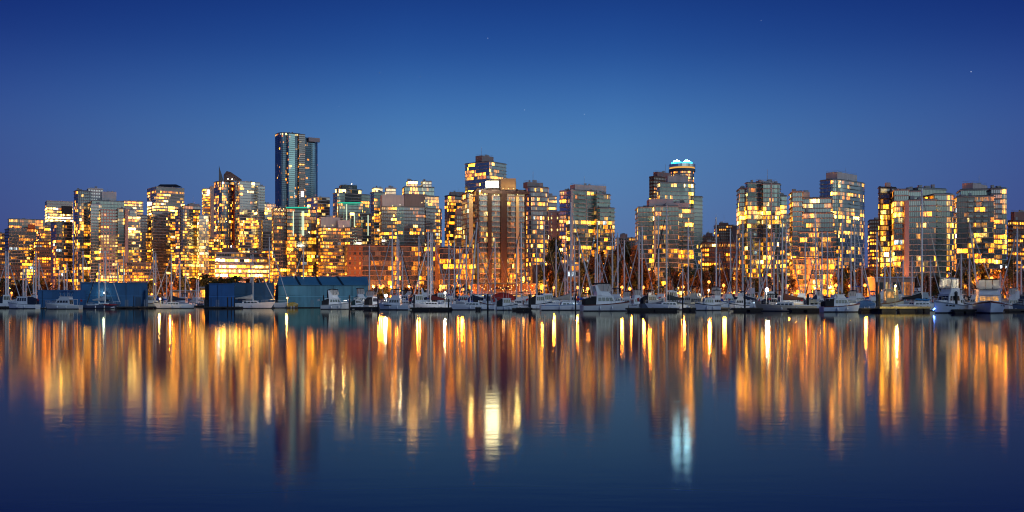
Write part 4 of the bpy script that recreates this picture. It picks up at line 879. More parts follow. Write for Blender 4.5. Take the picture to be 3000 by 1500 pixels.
def rail_at(root, secs, a0, h, name='rail'):
    m = MB()
    for side in (0, 9):
        prev = None
        for a in range(a0, len(secs)):
            p = Vector(secs[a][side]); y = p.y*.93; b = Vector((p.x, y, p.z)); t = Vector((p.x, y, p.z+h)); m.tube(b, t, .022, n=4)
            if prev: m.tube(prev, t, .028, n=4); m.tube(prev-Vector((0, 0, h*.5)), t-Vector((0, 0, h*.5)), .014, n=3)
            prev = t
    m.build(name, paint((.7, .72, .75), .25, .6), root)
def house(root, name, x0, x1, w0, w1, z0, z1, ra, rf, col, win=None, lit=None, nwin=4, part='cabin', shrink=.86, front=True, rng=None):
    """deckhouse with raked ends; its glazing are parts of it"""
    m = MB(); s = shrink
    A = [(x0, w0), (x0, -w0), (x1, -w1), (x1, w1)]; T = [(x0+ra, w0*s), (x0+ra, -w0*s), (x1-rf, -w1*s), (x1-rf, w1*s)]
    xm = (x0+x1)/2
    m.loft([[(*p, z0) for p in A], [(p[0], p[1], z1) for p in T]])
    lo = [(*p, z0) for p in A]; hi = [(*p, z1) for p in T]
    h = m.build(part, boat_paint(col), root)
    r = MB(); e = .1; r.loft([[(p[0]+(-e if p[0] < xm else e*2.2), p[1]*(1+.06), z1+.004) for p in T], [(p[0]+(-e if p[0] < xm else e*2.2), p[1]*1.06, z1+.09) for p in T]]); r.build('roof', boat_paint(lerp(col, (1, 1, 1), .15)), h)
    if win:
        gm = glass(PANE, .10); v0, v1 = win
        rng = rng or random
        def g(i):
            if not lit: return (0, 0, 0, 0)
            k = lit*rng.uniform(.4, 1.3); return (k, k*.46, k*.1, .3)
        for a, b in ((1, 2), (3, 0)):
            wm = MB(); wm.panes(lo[a], lo[b], hi[b], hi[a], nwin, .16, v0, v1, .025, 0, .08, .92, g); wm.build('window', gm, h)
        if front:
            wm = MB(); wm.panes(lo[2], lo[3], hi[3], hi[2], 3, .10, v0, v1, .025, 0, .06, .94, g); wm.build('windscreen', gm, h)
            wm = MB(); wm.panes(lo[0], lo[1], hi[1], hi[0], 2, .2, v0*.5, v1, .025, 0, .1, .9, g); wm.build('rear_window', gm, h)
    return h
def bimini(root, x0, x1, w, z0, z1, col, panels=None):
    m = MB(); n = 7
    top = [[(x0+(x1-x0)*u, w*math.sin(R(-90+180*i/(n-1))), z1-.16-.24*abs(u-.5)+.16*math.cos(R(-90+180*i/(n-1)))) for i in range(n)] for u in (0, .2, .5, .8, 1)]
    for a in range(4):
        for i in range(n-1):
            p = [top[a][i], top[a+1][i], top[a+1][i+1], top[a][i+1]]; m.quad(*p); m.quad(*[(q[0], q[1], q[2]-.06) for q in reversed(p)])
    m.build('canopy', cloth(col), root)
    f = MB()
    for s in (-1, 1):
        for u, v in ((.05, .25), (.5, .5), (.95, .75)):
            f.tube((x0+(x1-x0)*v, s*w*.97, z0), (x0+(x1-x0)*u, s*w*.97, z1-.24), .03, n=4)
    f.build('canopy_frame', paint((.6, .6, .6), .3, .7) if not panels else cloth(BLACK), root)
    if panels:
        v = MB(); zt = z1-.27; ww = w*.98; xs0, xs1 = x0+.1*(x1-x0), x1-.02*(x1-x0)
        for s in (-1, 1): v.panes((xs0, s*ww, z0+.1), (xs1+.3, s*ww, z0+.1), (xs1, s*ww, zt), (xs0, s*ww, zt), 3, .12, 0, 1, 0)
        v.panes((xs1+.3, -ww, z0+.1), (xs1+.3, ww, z0+.1), (xs1, ww, zt), (xs1, -ww, zt), 3, .10, 0, 1, 0)
        v.build('clear_panel', panels, root)
def arch(root, x, w, z0, z1, col, lean=-1.0):
    m = MB()
    for s in (-1, 1):
        m.loft([[(x-.5, s*w, z0), (x+.5, s*w, z0), (x+.5, s*(w-.18), z0), (x-.5, s*(w-.18), z0)], [(x+lean-.2, s*w*.9, z1), (x+lean+.25, s*w*.9, z1), (x+lean+.25, s*(w*.9-.14), z1), (x+lean-.2, s*(w*.9-.14), z1)]])
    m.box(x+lean-.2, x+lean+.25, -w*.9, w*.9, z1-.01, z1+.16); m.build('radar_arch', boat_paint(col), root)
def radar(root, x, z, h=.9):
    m = MB(); m.tube((x, 0, z), (x, 0, z+h), .06, .04); m.tube((x, -.5, z+h*.6), (x, .5, z+h*.6), .03); m.tube((x-.1, .4, z+h*.6), (x-.1, .4, z+h*1.9), .018); m.build('antenna_mast', boat_paint(WHITE), root)
    m = MB(); m.ball((x, 0, z+h+.14), .32, 10, 7, 0, .6); m.build('radar_dome', boat_paint(WHITE), root, True)
def fenders(root, secs, side, ats, col=WHITE):
    for a in ats:
        p = Vector(secs[a][side]); s = 1 if side == 0 else -1
        m = MB(); m.ball((p.x, p.y+s*.16, p.z*.45), .15, 8, 7, 0, 2.0); m.tube((p.x, p.y+s*.1, p.z*.6), (p.x, p.y, p.z), .02, n=4); m.build('fender', boat_paint(col), root, True)
SIDE = {}
def motor_boat(name, label, x0, x1, wl, ytop, yaw, fl='', hullc=WHITE, canvas=NAVY, bl=.33, stripe=None, lit=None, cat='motor boat', housec=WHITE, D=None, fen=(4, 7), Lk=None, wide=1):
    rng = random.Random(label); D = D or 6000/(wl-HY); ya = R(yaw); W = (x1-x0)/F*D
    L = W/(abs(math.cos(ya))+bl*.85*abs(math.sin(ya))); L = min(L, 19); Bm = L*bl
    if abs(math.cos(ya)) < .35: Bm = W/(abs(math.sin(ya))+abs(math.cos(ya))*1.6); L = Bm*2.9
    T = gz(ytop, D)
    r = empty(name, (gx((x0+x1)/2, D), D, 0), ya, label=label, cat=cat, group='motor boats in the marina')
    for _ in range(3):
        pr = [(x*math.cos(ya)-y*math.sin(ya)) for q in hull_secs(L, Bm, 1, 1.5, .86) for x, y, z in q]
        k = W/(max(pr)-min(pr)); L *= k; Bm *= k
    Bm *= wide
    if L > 20: Bm *= 1; L = 20
    r.location.x = gx((x0+x1)/2, D)-(max(pr)+min(pr))/2*k
    fly = 'F' in fl; can = 'B' in fl or 'E' in fl
    zd = T*(.27 if fly else .36 if can else .42); fs, fb = zd*.82, zd*1.3
    secs = hull(r, L, Bm, fs, fb, .86, hullc, stripe or rng.choice((hullc, NAVY, NAVY, BURG, lerp(hullc, NAVY, .6), BLACK)), WHITE if hullc == WHITE else lerp(hullc, WHITE, .5))
    side = 9 if math.cos(ya) > 0 else 0
    rail_at(r, secs, 7, min(.75, T*.13)); fenders(r, secs, side, fen)
    zh = T*(.52 if fly else .70 if can else .96)
    if 'K' in fl:    # tarpaulin over everything
        m = MB(); ss = []
        for a in range(0, 13):
            p = secs[a]; t = a/12; top = p[0][2]+(T-fb)*(math.sin(math.pi*min(1, .18+t*.82)))**.7
            ss.append([(p[0][0], p[0][1]*1.04, p[0][2]-.25), (p[0][0], p[0][1]*1.03, p[0][2]+.02), (p[0][0], p[0][1]*.55, p[0][2]+(top-p[0][2])*.7), (p[0][0], 0, top), (p[0][0], -p[0][1]*.55, p[0][2]+(top-p[0][2])*.7), (p[0][0], -p[0][1]*1.03, p[0][2]+.02), (p[0][0], -p[0][1]*1.04, p[0][2]-.25)])
        m.loft(ss, 0, True, False); m.build('tarpaulin', cloth(canvas), r, True); return r
    zb = fs*1.02
    if 'T' in fl:    # trawler: tall upright wheelhouse forward, lower saloon behind
        house(r, 0, -L*.30, L*.06, Bm*.40, Bm*.40, zb, zh, .05, .1, housec, (.38, .85), lit, 5, 'saloon', .95, rng=rng)
        house(r, 0, L*.02, L*.24, Bm*.36, Bm*.32, zb*1.15, zh*1.06, .05, .25, housec, (.5, .9), lit, 3, 'wheelhouse', .93, rng=rng)
    else:
        house(r, 0, -L*.24, L*.20, Bm*.42, Bm*.36, zb, zh, L*.02, L*.075, housec, (.42, .86), lit, 4, 'cabin', .86, rng=rng)
        m = MB(); m.loft([[(L*.10, Bm*.34, zb), (L*.10, -Bm*.34, zb), (L*.40, -Bm*.10, fb*.97), (L*.40, Bm*.10, fb*.97)], [(L*.12, Bm*.28, zb+(zh-zb)*.45), (L*.12, -Bm*.28, zb+(zh-zb)*.45), (L*.36, -Bm*.07, fb*1.03), (L*.36, Bm*.07, fb*1.03)]]); m.build('trunk_cabin', boat_paint(housec), r)
    m = MB()
    for q in range(rng.randint(1, 3)):
        ax_, ay = L*rng.uniform(-.2, .08), Bm*.3*rng.choice((-1, 1)); m.tube((ax_, ay, zh-.1), (ax_-.3, ay*1.1, zh+rng.uniform(1.8, 3.6)), .028, .012, 4)
    m.build('whip_antenna', paint((.75, .75, .75), .5), r)
    m = MB(); m.tube((-L*.49, Bm*.2, fs), (-L*.53, Bm*.2, fs+1.5), .025, n=4); fo = m.build('flag_staff', paint((.4, .3, .2), .5), r)
    m = MB(); m.loft([[(-L*.515-.02, Bm*.2, fs+.95), (-L*.515-.02, Bm*.2+.03, fs+.95), (-L*.527, Bm*.2+.03, fs+1.4), (-L*.527, Bm*.2, fs+1.4)], [(-L*.515-.5, Bm*.2+.15, fs+.8), (-L*.515-.5, Bm*.2+.18, fs+.8), (-L*.527-.5, Bm*.2+.18, fs+1.2), (-L*.527-.5, Bm*.2+.15, fs+1.2)]]); m.build('flag', cloth(rng.choice(((.5, .03, .03), (.5, .03, .03), (.6, .6, .6), (.03, .06, .3)))), fo)
    if fly:
        zf = T*.68
        house(r, 0, -L*.22, L*.10, Bm*.38, Bm*.30, zh+.1, zf, .1, L*.06, housec, None, None, 0, 'flybridge', .97)
        m = MB(); m.box(-L*.36, -L*.2, -Bm*.36, Bm*.36, zh, zh+.12); m.build('cockpit_roof', boat_paint(housec), r)
        m = MB()
        for s in (-1, 1): m.tube((-L*.35, s*Bm*.34, fs), (-L*.35, s*Bm*.34, zh), .04)
        m.build('roof_post', boat_paint(WHITE), r)
        m = MB(); m.panes((L*.075, -Bm*.28, zf), (L*.075, Bm*.28, zf), (L*.045, Bm*.25, zf+T*.07), (L*.045, -Bm*.25, zf+T*.07), 3, .06, 0, 1, 0); m.build('windscreen', glass(PANE, .12), r)
        if can: bimini(r, -L*.24, L*.07, Bm*.34, zf, T, canvas, vinyl() if 'E' in fl else None)
    elif can: bimini(r, -L*.26, L*.06, Bm*.38, zh, T, canvas, vinyl() if 'E' in fl else None)
    if 'A' in fl: arch(r, -L*.16, Bm*.40, zh if not fly else T*.55, T*.88, housec, -L*.07)
    if 'R' in fl: radar(r, -L*.05, T*.97 if can else (T*.68 if fly else zh), T*.12)
    if 'C' in fl:    # dark cockpit canvas
        m = MB(); m.loft([[(-L*.46, Bm*.40, fs), (-L*.46, -Bm*.40, fs), (-L*.46, -Bm*.36, fs+(zh-fs)*.62), (-L*.46, Bm*.36, fs+(zh-fs)*.62)], [(-L*.235, Bm*.41, fs), (-L*.235, -Bm*.41, fs), (-L*.235, -Bm*.38, zh), (-L*.235, Bm*.38, zh)]]); m.build('cockpit_canvas', cloth(canvas), r)
    if 'D' in fl:    # inflatable on the stern
        m = MB(); rr = Bm*.10
        pts = [(-L*.55, -Bm*.42, fs*.8), (-L*.55, Bm*.30, fs*.8), (-L*.55-.1, Bm*.42, fs*.95), (-L*.49, Bm*.42, fs*1.0)]
        m.path(pts, rr, 8); m.path([(-L*.55+2.6*rr, y, z) for x, y, z in pts[:2]]+[pts[2]], rr, 8); m.build('dinghy_tube', paint((.4, .45, .5), .6), r)
    if 'O' in fl:
        m = MB(); m.loft([[(-L*.5-.15, .2, .2), (-L*.5-.15, -.2, .2), (-L*.5-.5, -.2, .2), (-L*.5-.5, .2, .2)], [(-L*.5-.05, .24, fs+.5), (-L*.5-.05, -.24, fs+.5), (-L*.5-.7, -.24, fs+.55), (-L*.5-.7, .24, fs+.55)]]); m.build('outboard_motor', paint((.02, .02, .025), .35), r)
    if 'Y' in fl:
        m = MB(); cx, cz = -L*.20, T*.62
        for k in range(12):
            a, b = k*math.pi/6, (k+1)*math.pi/6; yy = (-1 if side == 9 else 1)*Bm*.42
            m.tube((cx+.38*math.cos(a), yy, cz+.38*math.sin(a)), (cx+.38*math.cos(b), yy, cz+.38*math.sin(b)), .09)
        m.build('lifebuoy', boat_paint(WHITE), r)
    if 'G' in fl:    # swim-step and hull portlights
        m = MB()
        for q in (7, 8, 9):
            p = Vector(secs[q][side+(-1 if side == 9 else 1)]); p2 = Vector(secs[q][side+(-2 if side == 9 else 2)]); c = p.lerp(p2, .3); s = -1 if side == 9 else 1
            m.box(c.x-.3, c.x+.3, c.y-.02, c.y+s*.05 if s > 0 else c.y+.02, c.z-.1, c.z+.1)
        m.build('portlight', paint((.01, .01, .015), .2), r)
    if 'P' in fl:
        l = bpy.data.lights.new('cabin_light', 'POINT'); l.energy = 70; l.color = (1, .88, .66); l.shadow_soft_size = .2
        lo = bpy.data.objects.new('cabin_light', l); C.objects.link(lo); lo.parent = r; lo.location = (-L*.08, 0, T*.84)
        m = MB(); m.ball((-L*.08, 0, T*.84), .09, 8, 6); m.build('deck_lamp', glow((1, .88, .66), 8), r)
    return r
def sail_boat(label, xm, ytop, D, yaw, L, hullc=WHITE, cover=NAVY, stay=(.7, .7, .7), lit=None, wl=None, cover_on=True, stripe=None, thick=.19, group='sailing boats in the marina', dodger=None, lean=0):
    rng = random.Random(label); ya = R(yaw); D = 6000/(wl-HY) if wl else D; mx = L*.06
    r = empty('sailing_boat', (gx(xm, D)-mx*math.cos(ya), D-mx*math.sin(ya), 0), ya, label=label, cat='sailing boat', group=group)
    Bm = L*.30; fs, fb = .085*L+.1, .12*L+.15; zt = gz(ytop, D)
    secs = hull(r, L, Bm, fs, fb, .62, hullc, stripe or hullc, WHITE, .42, .10)
    house(r, 0, -L*.14, L*.22, Bm*.32, Bm*.2, fs*.95, fs+.045*L+.12, .3, L*.07, WHITE, (.25, .75), lit, 4, 'cabin', .85, rng=rng)
    rail_at(r, secs, 9, .6)
    m = MB(); m.box(-L*.42, -L*.15, -Bm*.30, Bm*.30, fs-.02, fs+.16); m.build('cockpit_coaming', boat_paint(WHITE), r)
    lx = lean
    metal = paint((.84, .82, .80), .45, 0, .1)
    m = MB(); m.tube((mx, 0, fs), (mx+lx, 0, zt), thick, thick*.8, 7); mo = m.build('mast', metal, r)
    m = MB()
    for u in (.42, .70):
        z = fs+(zt-fs)*u; m.tube((mx+lx*u, -Bm*.38*(1.15-u*.4), z), (mx+lx*u, Bm*.38*(1.15-u*.4), z), .05, n=4)
    m.build('spreader', metal, mo)
    m = MB(); m.tube((mx+lx, 0, zt), (mx+lx, 0, zt+.9), .02, n=3); m.tube((mx+lx-.25, 0, zt+.45), (mx+lx+.3, 0, zt+.5), .03, n=4); m.build('wind_vane', metal, mo)
    bl = L*.36; zb = fs+1.25
    m = MB(); m.tube((mx-.1, 0, zb), (mx-bl, 0, zb+.12), .09, .08, 6); m.build('boom', metal, r)
    if cover_on:
        m = MB(); ss = []
        for i in range(9):
            t = i/8; x = mx-.12-(bl-.2)*t; h = .95*(1-t)**1.5+.30; w = .20*(1-t*.5)
            ss.append([(x, w, zb-.12+.1*t), (x, w*.8, zb+h*.55), (x, 0, zb+h), (x, -w*.8, zb+h*.55), (x, -w, zb-.12+.1*t), (x, 0, zb-.2+.1*t)])
        m.loft(ss); m.build('sail_cover', cloth(cover), r, True)
    m = MB(); bow = (L*.49, 0, fb); top = (mx+lx*.97, 0, fs+(zt-fs)*.96); b = Vector(bow); t = Vector(top)
    m.tube(b.lerp(t, .04), b.lerp(t, .93), .13, .09, 6); m.build('furled_jib', cloth(stay), r)
    m = MB(); m.tube((-L*.49, 0, fs), (mx+lx, 0, zt), .022, n=3); m.tube(bow, top, .02, n=3)
    for s in (-1, 1):
        ye = s*Bm*.38*(1.15-.28); z1 = fs+(zt-fs)*.7
        m.tube((mx-.2, s*Bm*.47, fs), (mx+lx*.7, ye, z1), .02, n=3); m.tube((mx+lx*.7, ye, z1), (mx+lx, 0, zt), .02, n=3)
    m.build('rigging', paint((.45, .45, .47), .4, .5), r)
    if dodger is not None:
        m = MB(); x0, x1 = -L*.22, -L*.06; zz = fs+.045*L
        m.loft([[(x0, Bm*.3, zz), (x0, Bm*.25, zz+.75), (x0, -Bm*.25, zz+.75), (x0, -Bm*.3, zz)], [(x1, Bm*.28, zz), (x1-.3, Bm*.22, zz+.65), (x1-.3, -Bm*.22, zz+.65), (x1, -Bm*.28, zz)]]); m.build('spray_hood', cloth(dodger), r)
    side = 9 if math.cos(ya) > 0 else 0
    fenders(r, secs, side, (4, 7)); return r

MBN = 'motor_cruiser'
motor_boat(MBN, 'white cabin boat with bow to the left, first boat at the far left', 20, 116, 904.5, 868, 172, 'C', stripe=(.35, .4, .45))
motor_boat(MBN, 'grey-white classic cruiser with blue bimini before the low blue shed', 132, 238, 905.5, 853, 178, 'FB', canvas=(.02, .06, .2), hullc=(.6, .63, .62), housec=(.62, .66, .7), stripe=(.75, .75, .7), Lk=1)
motor_boat('dinghy', 'small grey dinghy between the two leftmost cruisers', 114, 138, 904, 889, 160, '', hullc=GREYC)
motor_boat('runabout', 'low open runabout with a black outboard before the tall blue shed', 234, 282, 903, 886, 175, 'O', hullc=(.5, .5, .55))
motor_boat('runabout', 'low white runabout under the wall floodlight', 284, 318, 903, 886, 10, '', hullc=(.6, .62, .6))
motor_boat(MBN, 'motor yacht lit orange beside the dark shed end', 548, 604, 893, 860, 155, 'F', lit=.25, hullc=(.6, .5, .42))
motor_boat(MBN, 'small white flybridge boat behind the blue-sailed sloop', 462, 494, 892, 858, 160, 'F', D=380)
motor_boat('dinghy', 'yellow-lit small boat under a tarpaulin at the bow of the long white yacht', 840, 873, 902.5, 882, 20, 'K', canvas=(.6, .38, .08), hullc=(.35, .2, .08))
motor_boat(MBN, 'white cruiser with dark framed canopy before the teal shed', 872, 946, 901.5, 853, 150, 'FE', canvas=BLACK)
motor_boat(MBN, 'little white boat half hidden right of the dark-canopied cruiser', 925, 956, 898, 866, 140, 'R')
motor_boat(MBN, 'flybridge cruiser with white radar arch and black canvas, stern to the left', 938, 1028, 906, 846, 12, 'FEAC', canvas=BLACK, hullc=(.42, .46, .5), D=238)
motor_boat(MBN, 'white boat with dark green canvas in front of the teal shed right end', 1026, 1070, 904, 868, 28, 'BC', canvas=(.01, .04, .045))
motor_boat(MBN, 'cluttered grey boat between two dark pilings', 1068, 1112, 906, 869, 60, 'C', canvas=BLACK, hullc=(.3, .33, .36))
motor_boat(MBN, 'big white cruiser with flood-lit side and black flybridge hood', 1108, 1202, 908, 846, 170, 'FBG', canvas=BLACK, hullc=(.55, .62, .68), stripe=(.6, .66, .72))
motor_boat(MBN, 'tall white flybridge yacht behind the maroon sail cover', 1214, 1290, 897, 838, 8, 'FAR', D=330)
motor_boat('fishing_boat', 'small white fishing boat with upright wheelhouse left of the red-covered one', 1404, 1452, 908, 862, 165, 'T', canvas=BLACK)
motor_boat(MBN, 'motor boat with long red hull cover behind the dark-tented boat', 1436, 1508, 899, 849, 178, 'K', canvas=RED, D=300)
motor_boat(MBN, 'white boat with a dark tent cover below the red-covered boat', 1452, 1518, 909, 873, 12, 'C', canvas=BLACK, hullc=(.5, .55, .6))
motor_boat('inflatable_boat', 'large grey inflatable tied beside the arched white cruiser', 1690, 1748, 906, 879, 5, 'K', canvas=(.42, .48, .54), hullc=(.45, .5, .55))
motor_boat(MBN, 'large white sport cruiser with sweeping arch and framed canopy', 1698, 1846, 911.5, 828, 14, 'FEAC', canvas=BLACK, hullc=(.55, .57, .6), bl=.3)
motor_boat(MBN, 'dark-hulled boat with one glowing orange cabin window', 1836, 1884, 902, 868, 30, 'C', lit=1.6, hullc=DKBLUE, canvas=NAVY)
motor_boat(MBN, 'dark boat with black bimini left of the yellow-lit trawler', 1872, 1945, 907, 848, 20, 'BC', canvas=BLACK, hullc=(.04, .06, .11), housec=(.3, .35, .42))
motor_boat('inflatable_boat', 'blue-grey inflatable dinghy low on the water', 1908, 1962, 901, 886, 15, 'K', canvas=(.08, .13, .22), hullc=(.10, .15, .24))
motor_boat(MBN, 'pale blue cabin boat squeezed left of the yellow-lit trawler', 1956, 1994, 899, 862, 35, '', hullc=(.35, .45, .6), housec=(.4, .5, .62))
motor_boat('trawler', 'cream trawler with dark flybridge and white lifebuoy, lit yellow', 1980, 2080, 908, 838, 165, 'FTBY', canvas=BLACK, hullc=CREAM_C, housec=CREAM_C)
motor_boat(MBN, 'small white cruiser with black bimini and red gear on deck', 2034, 2112, 909.5, 860, 192, 'B', canvas=BLACK, hullc=(.62, .65, .72))
motor_boat('dinghy', 'blue tarpaulin-covered boat beside the white trawler', 2104, 2162, 905, 876, 10, 'K', canvas=(.12, .2, .32), hullc=(.35, .42, .5))
motor_boat('trawler', 'white trawler with large square windows left of the dazzling floodlight', 2128, 2224, 901, 840, 8, 'FT', hullc=(.68, .72, .76), lit=.12)
motor_boat(MBN, 'white motor boat with bow canopy behind the trawler', 2160, 2232, 893, 818, 170, 'FB', canvas=NAVY, D=330)
motor_boat('sportfisher', 'white sportfisher with a big black canvas enclosure over the flybridge', 2402, 2522, 914.5, 840, 8, 'FCY', canvas=BLACK, hullc=(.5, .57, .68), bl=.32)
motor_boat(MBN, 'motor boat wrapped in blue tarpaulin right of the sportfisher', 2506, 2566, 908, 874, 8, 'K', canvas=TARP, hullc=(.22, .3, .42))
motor_boat('tug_yacht', 'small yellow-lit wooden tug with white pilothouse above the lit dock', 2576, 2650, 896, 846, 6, 'T', lit=.5, hullc=(.6, .55, .42), housec=(.6, .45, .25), stripe=WOOD, D=205)
motor_boat(MBN, 'teal-cabined cruiser carrying blue kayaks behind the lit dock', 2640, 2748, 897, 834, 172, 'FR', hullc=(.5, .55, .55), housec=(.4, .52, .56), D=215)
motor_boat('motor_yacht', 'large motor yacht with white canopy, blue hull lights and bow to the left', 2716, 2850, 917, 813, 218, 'FERPG', hullc=(.42, .5, .62), canvas=(.6, .62, .64), bl=.36, fen=())
motor_boat('motor_yacht', 'motor yacht bow-on with amber-lit windscreen and framed canopy', 2854, 2960, 917, 816, 248, 'FEPG', hullc=(.5, .58, .7), canvas=BLACK, lit=.8, fen=(), wide=1.32)
motor_boat('motor_yacht', 'dark blue boat cut by the right edge', 2958, 3046, 912, 846, 200, 'FC', hullc=(.05, .08, .16), housec=(.05, .08, .15), canvas=NAVY)


# second row of motor boats, packed behind the front one
for i, (x0, x1, D, ytop, yaw, fl, hc, cv, lab) in enumerate([
    (1030, 1086, 300, 852, 20, 'FE', WHITE, BLACK, 'white flybridge boat behind the dark green canvas boat'), (1150, 1216, 300, 858, 165, 'BA', WHITE, NAVY, 'white express cruiser behind the flood-lit one'),
    (1262, 1330, 290, 866, 12, 'C', WHITE, BLACK, 'low white cruiser under the white dock floodlight'), (1322, 1392, 300, 860, 170, 'B', GREYC, BEIGE, 'grey boat with beige bimini behind the navy-covered sloop'),
    (1372, 1428, 285, 872, 15, 'C', WHITE, BLUEC, 'small cruiser with bright blue cockpit cover left of the fishing boat'), (1500, 1566, 280, 862, 168, 'FB', DKBLUE, BLACK, 'dark flybridge boat left of the beige boom cover'),
    (1570, 1640, 275, 868, 10, 'C', WHITE, BLUEC, 'white boat with blue cover below the beige boom cover'), (1640, 1704, 280, 862, 172, 'B', WHITE, BURG, 'white boat with maroon bimini behind the inflatable'),
    (1760, 1840, 290, 852, 170, 'FB', WHITE, NAVY, 'white flybridge boat behind the arched white cruiser'), (1836, 1900, 280, 856, 14, 'FE', GREYC, BLACK, 'grey boat with framed canopy behind the orange-windowed boat'),
    (1898, 1964, 270, 850, 168, 'FB', WHITE, (.015, .03, .04), 'white boat with dark green bimini below the round-topped tower'), (1940, 2000, 260, 858, 12, 'A', (.35, .45, .6), NAVY, 'pale blue boat with white arch behind the cream trawler'),
    (2060, 2126, 280, 848, 165, 'FAE', WHITE, BLACK, 'white arched cruiser behind the small black-bimini boat'), (2100, 2170, 300, 852, 10, 'FR', WHITE, NAVY, 'white flybridge boat with radar left of the white trawler'),
    (2216, 2284, 270, 862, 172, 'C', (.4, .33, .25), BLACK, 'brownish boat glowing right under the dazzling floodlight'), (2262, 2330, 255, 858, 12, 'B', WHITE, BURG, 'white boat with maroon bimini right of the dazzling floodlight'),
    (2310, 2376, 250, 848, 168, 'FB', CREAM_C, BEIGE, 'cream flybridge boat behind the cream-canopied sloop'), (2366, 2430, 265, 858, 14, 'FE', WHITE, BLACK, 'white boat with framed canopy left of the sportfisher'),
    (2480, 2552, 260, 846, 10, 'FB', WHITE, BLUEC, 'white boat with bright blue bimini right of the sportfisher'), (2540, 2600, 250, 852, 172, 'FA', WHITE, NAVY, 'white arched boat behind the dark piling left of the tug'),
    (2596, 2660, 250, 850, 165, 'FR', WHITE, NAVY, 'white flybridge boat behind the yellow-lit tug'), (2664, 2740, 255, 846, 12, 'FAB', WHITE, BLACK, 'white arched cruiser with black bimini behind the thickest mast'),
    (2826, 2876, 235, 852, 160, 'FB', WHITE, BLACK, 'white boat seen between the two large motor yachts'), (2936, 2990, 230, 850, 168, 'FE', DKBLUE, NAVY, 'dark boat with framed canopy at the right edge'),
    (0, 44, 300, 872, 10, 'C', WHITE, NAVY, 'white boat cut by the left edge'), (78, 122, 330, 858, 170, 'FR', WHITE, NAVY, 'white flybridge boat behind the leftmost cabin boat'), (424, 462, 300, 874, 15, 'C', CREAM_C, BLUEC, 'cream boat lit yellow behind the yellow-lit sloop'),
    (516, 556, 360, 868, 165, 'B', WHITE, NAVY, 'white boat in front of the low orange quay building')]):
    motor_boat(MBN, lab, x0-4, x1+6, 0, ytop-9, yaw, fl, hullc=hc, canvas=cv, D=D-22, fen=())

# a middle row between the front boats and the second row
for i, (x0, x1, D, ytop, yaw, fl, hc, cv, lab) in enumerate([
    (1046, 1118, 262, 850, 168, 'FE', WHITE, BLACK, 'white boat with framed canopy between the teal shed and the flood-lit cruiser'), (1196, 1262, 258, 862, 14, 'C', WHITE, NAVY, 'white cruiser touching the bow of the flood-lit cruiser'),
    (1276, 1344, 256, 862, 170, 'BA', WHITE, BLUEC, 'white cruiser with blue bimini close behind the maroon sail cover'), (1384, 1440, 250, 866, 12, 'C', GREYC, BLACK, 'grey cabin boat hidden behind the small fishing boat'),
    (1486, 1552, 248, 856, 165, 'FB', WHITE, BURG, 'white flybridge boat with maroon top right of the red-covered boat'), (1548, 1620, 246, 864, 8, 'C', WHITE, BLACK, 'white boat lying under the left half of the beige boom cover'),
    (1618, 1690, 244, 858, 172, 'FR', WHITE, NAVY, 'white radar boat right behind the beige-covered yacht bow'), (1690, 1752, 250, 858, 12, 'B', WHITE, BLACK, 'white boat rising over the large grey inflatable'),
    (1800, 1868, 246, 852, 165, 'FE', WHITE, NAVY, 'white boat with framed canopy at the bow of the arched white cruiser'), (1880, 1950, 240, 852, 10, 'FA', WHITE, BLACK, 'white arched boat above the blue-grey inflatable dinghy'),
    (1944, 2006, 236, 850, 170, 'FB', (.5, .56, .64), BLACK, 'pale flybridge boat directly behind the pale blue cabin boat'), (2070, 2136, 244, 848, 10, 'FE', WHITE, BLACK, 'white boat with framed canopy over the blue tarpaulin boat'),
    (2136, 2196, 238, 852, 168, 'FB', WHITE, NAVY, 'white flybridge boat hidden behind the white trawler'), (2226, 2300, 236, 860, 12, 'BC', WHITE, BLACK, 'white boat with black cockpit canvas at the foot of the dazzling floodlight'),
    (2288, 2348, 230, 856, 170, 'FR', WHITE, BLACK, 'white radar boat left of the cream-canopied sloop'), (2352, 2412, 226, 858, 14, 'BC', WHITE, NAVY, 'white boat with navy cockpit canvas behind the cream-canopied sloop'),
    (2456, 2530, 232, 850, 168, 'FE', WHITE, BLACK, 'white boat with framed canopy over the bow of the sportfisher'), (2530, 2590, 226, 852, 10, 'FB', WHITE, BLUEC, 'white boat with blue bimini over the blue tarpaulin wrapped boat'),
    (2646, 2722, 222, 852, 170, 'FE', WHITE, NAVY, 'white boat with framed canopy just left of the thickest mast'), (2770, 2850, 214, 846, 10, 'FB', WHITE, BLACK, 'white boat half hidden by the stern of the large white-canopied yacht'),
    (2932, 3000, 205, 846, 168, 'FA', WHITE, NAVY, 'white arched boat peeping over the dark blue boat at the right edge')]):
    motor_boat(MBN, lab, x0, x1, 0, ytop, yaw, fl, hullc=hc, canvas=cv, D=D, fen=(4, 8))

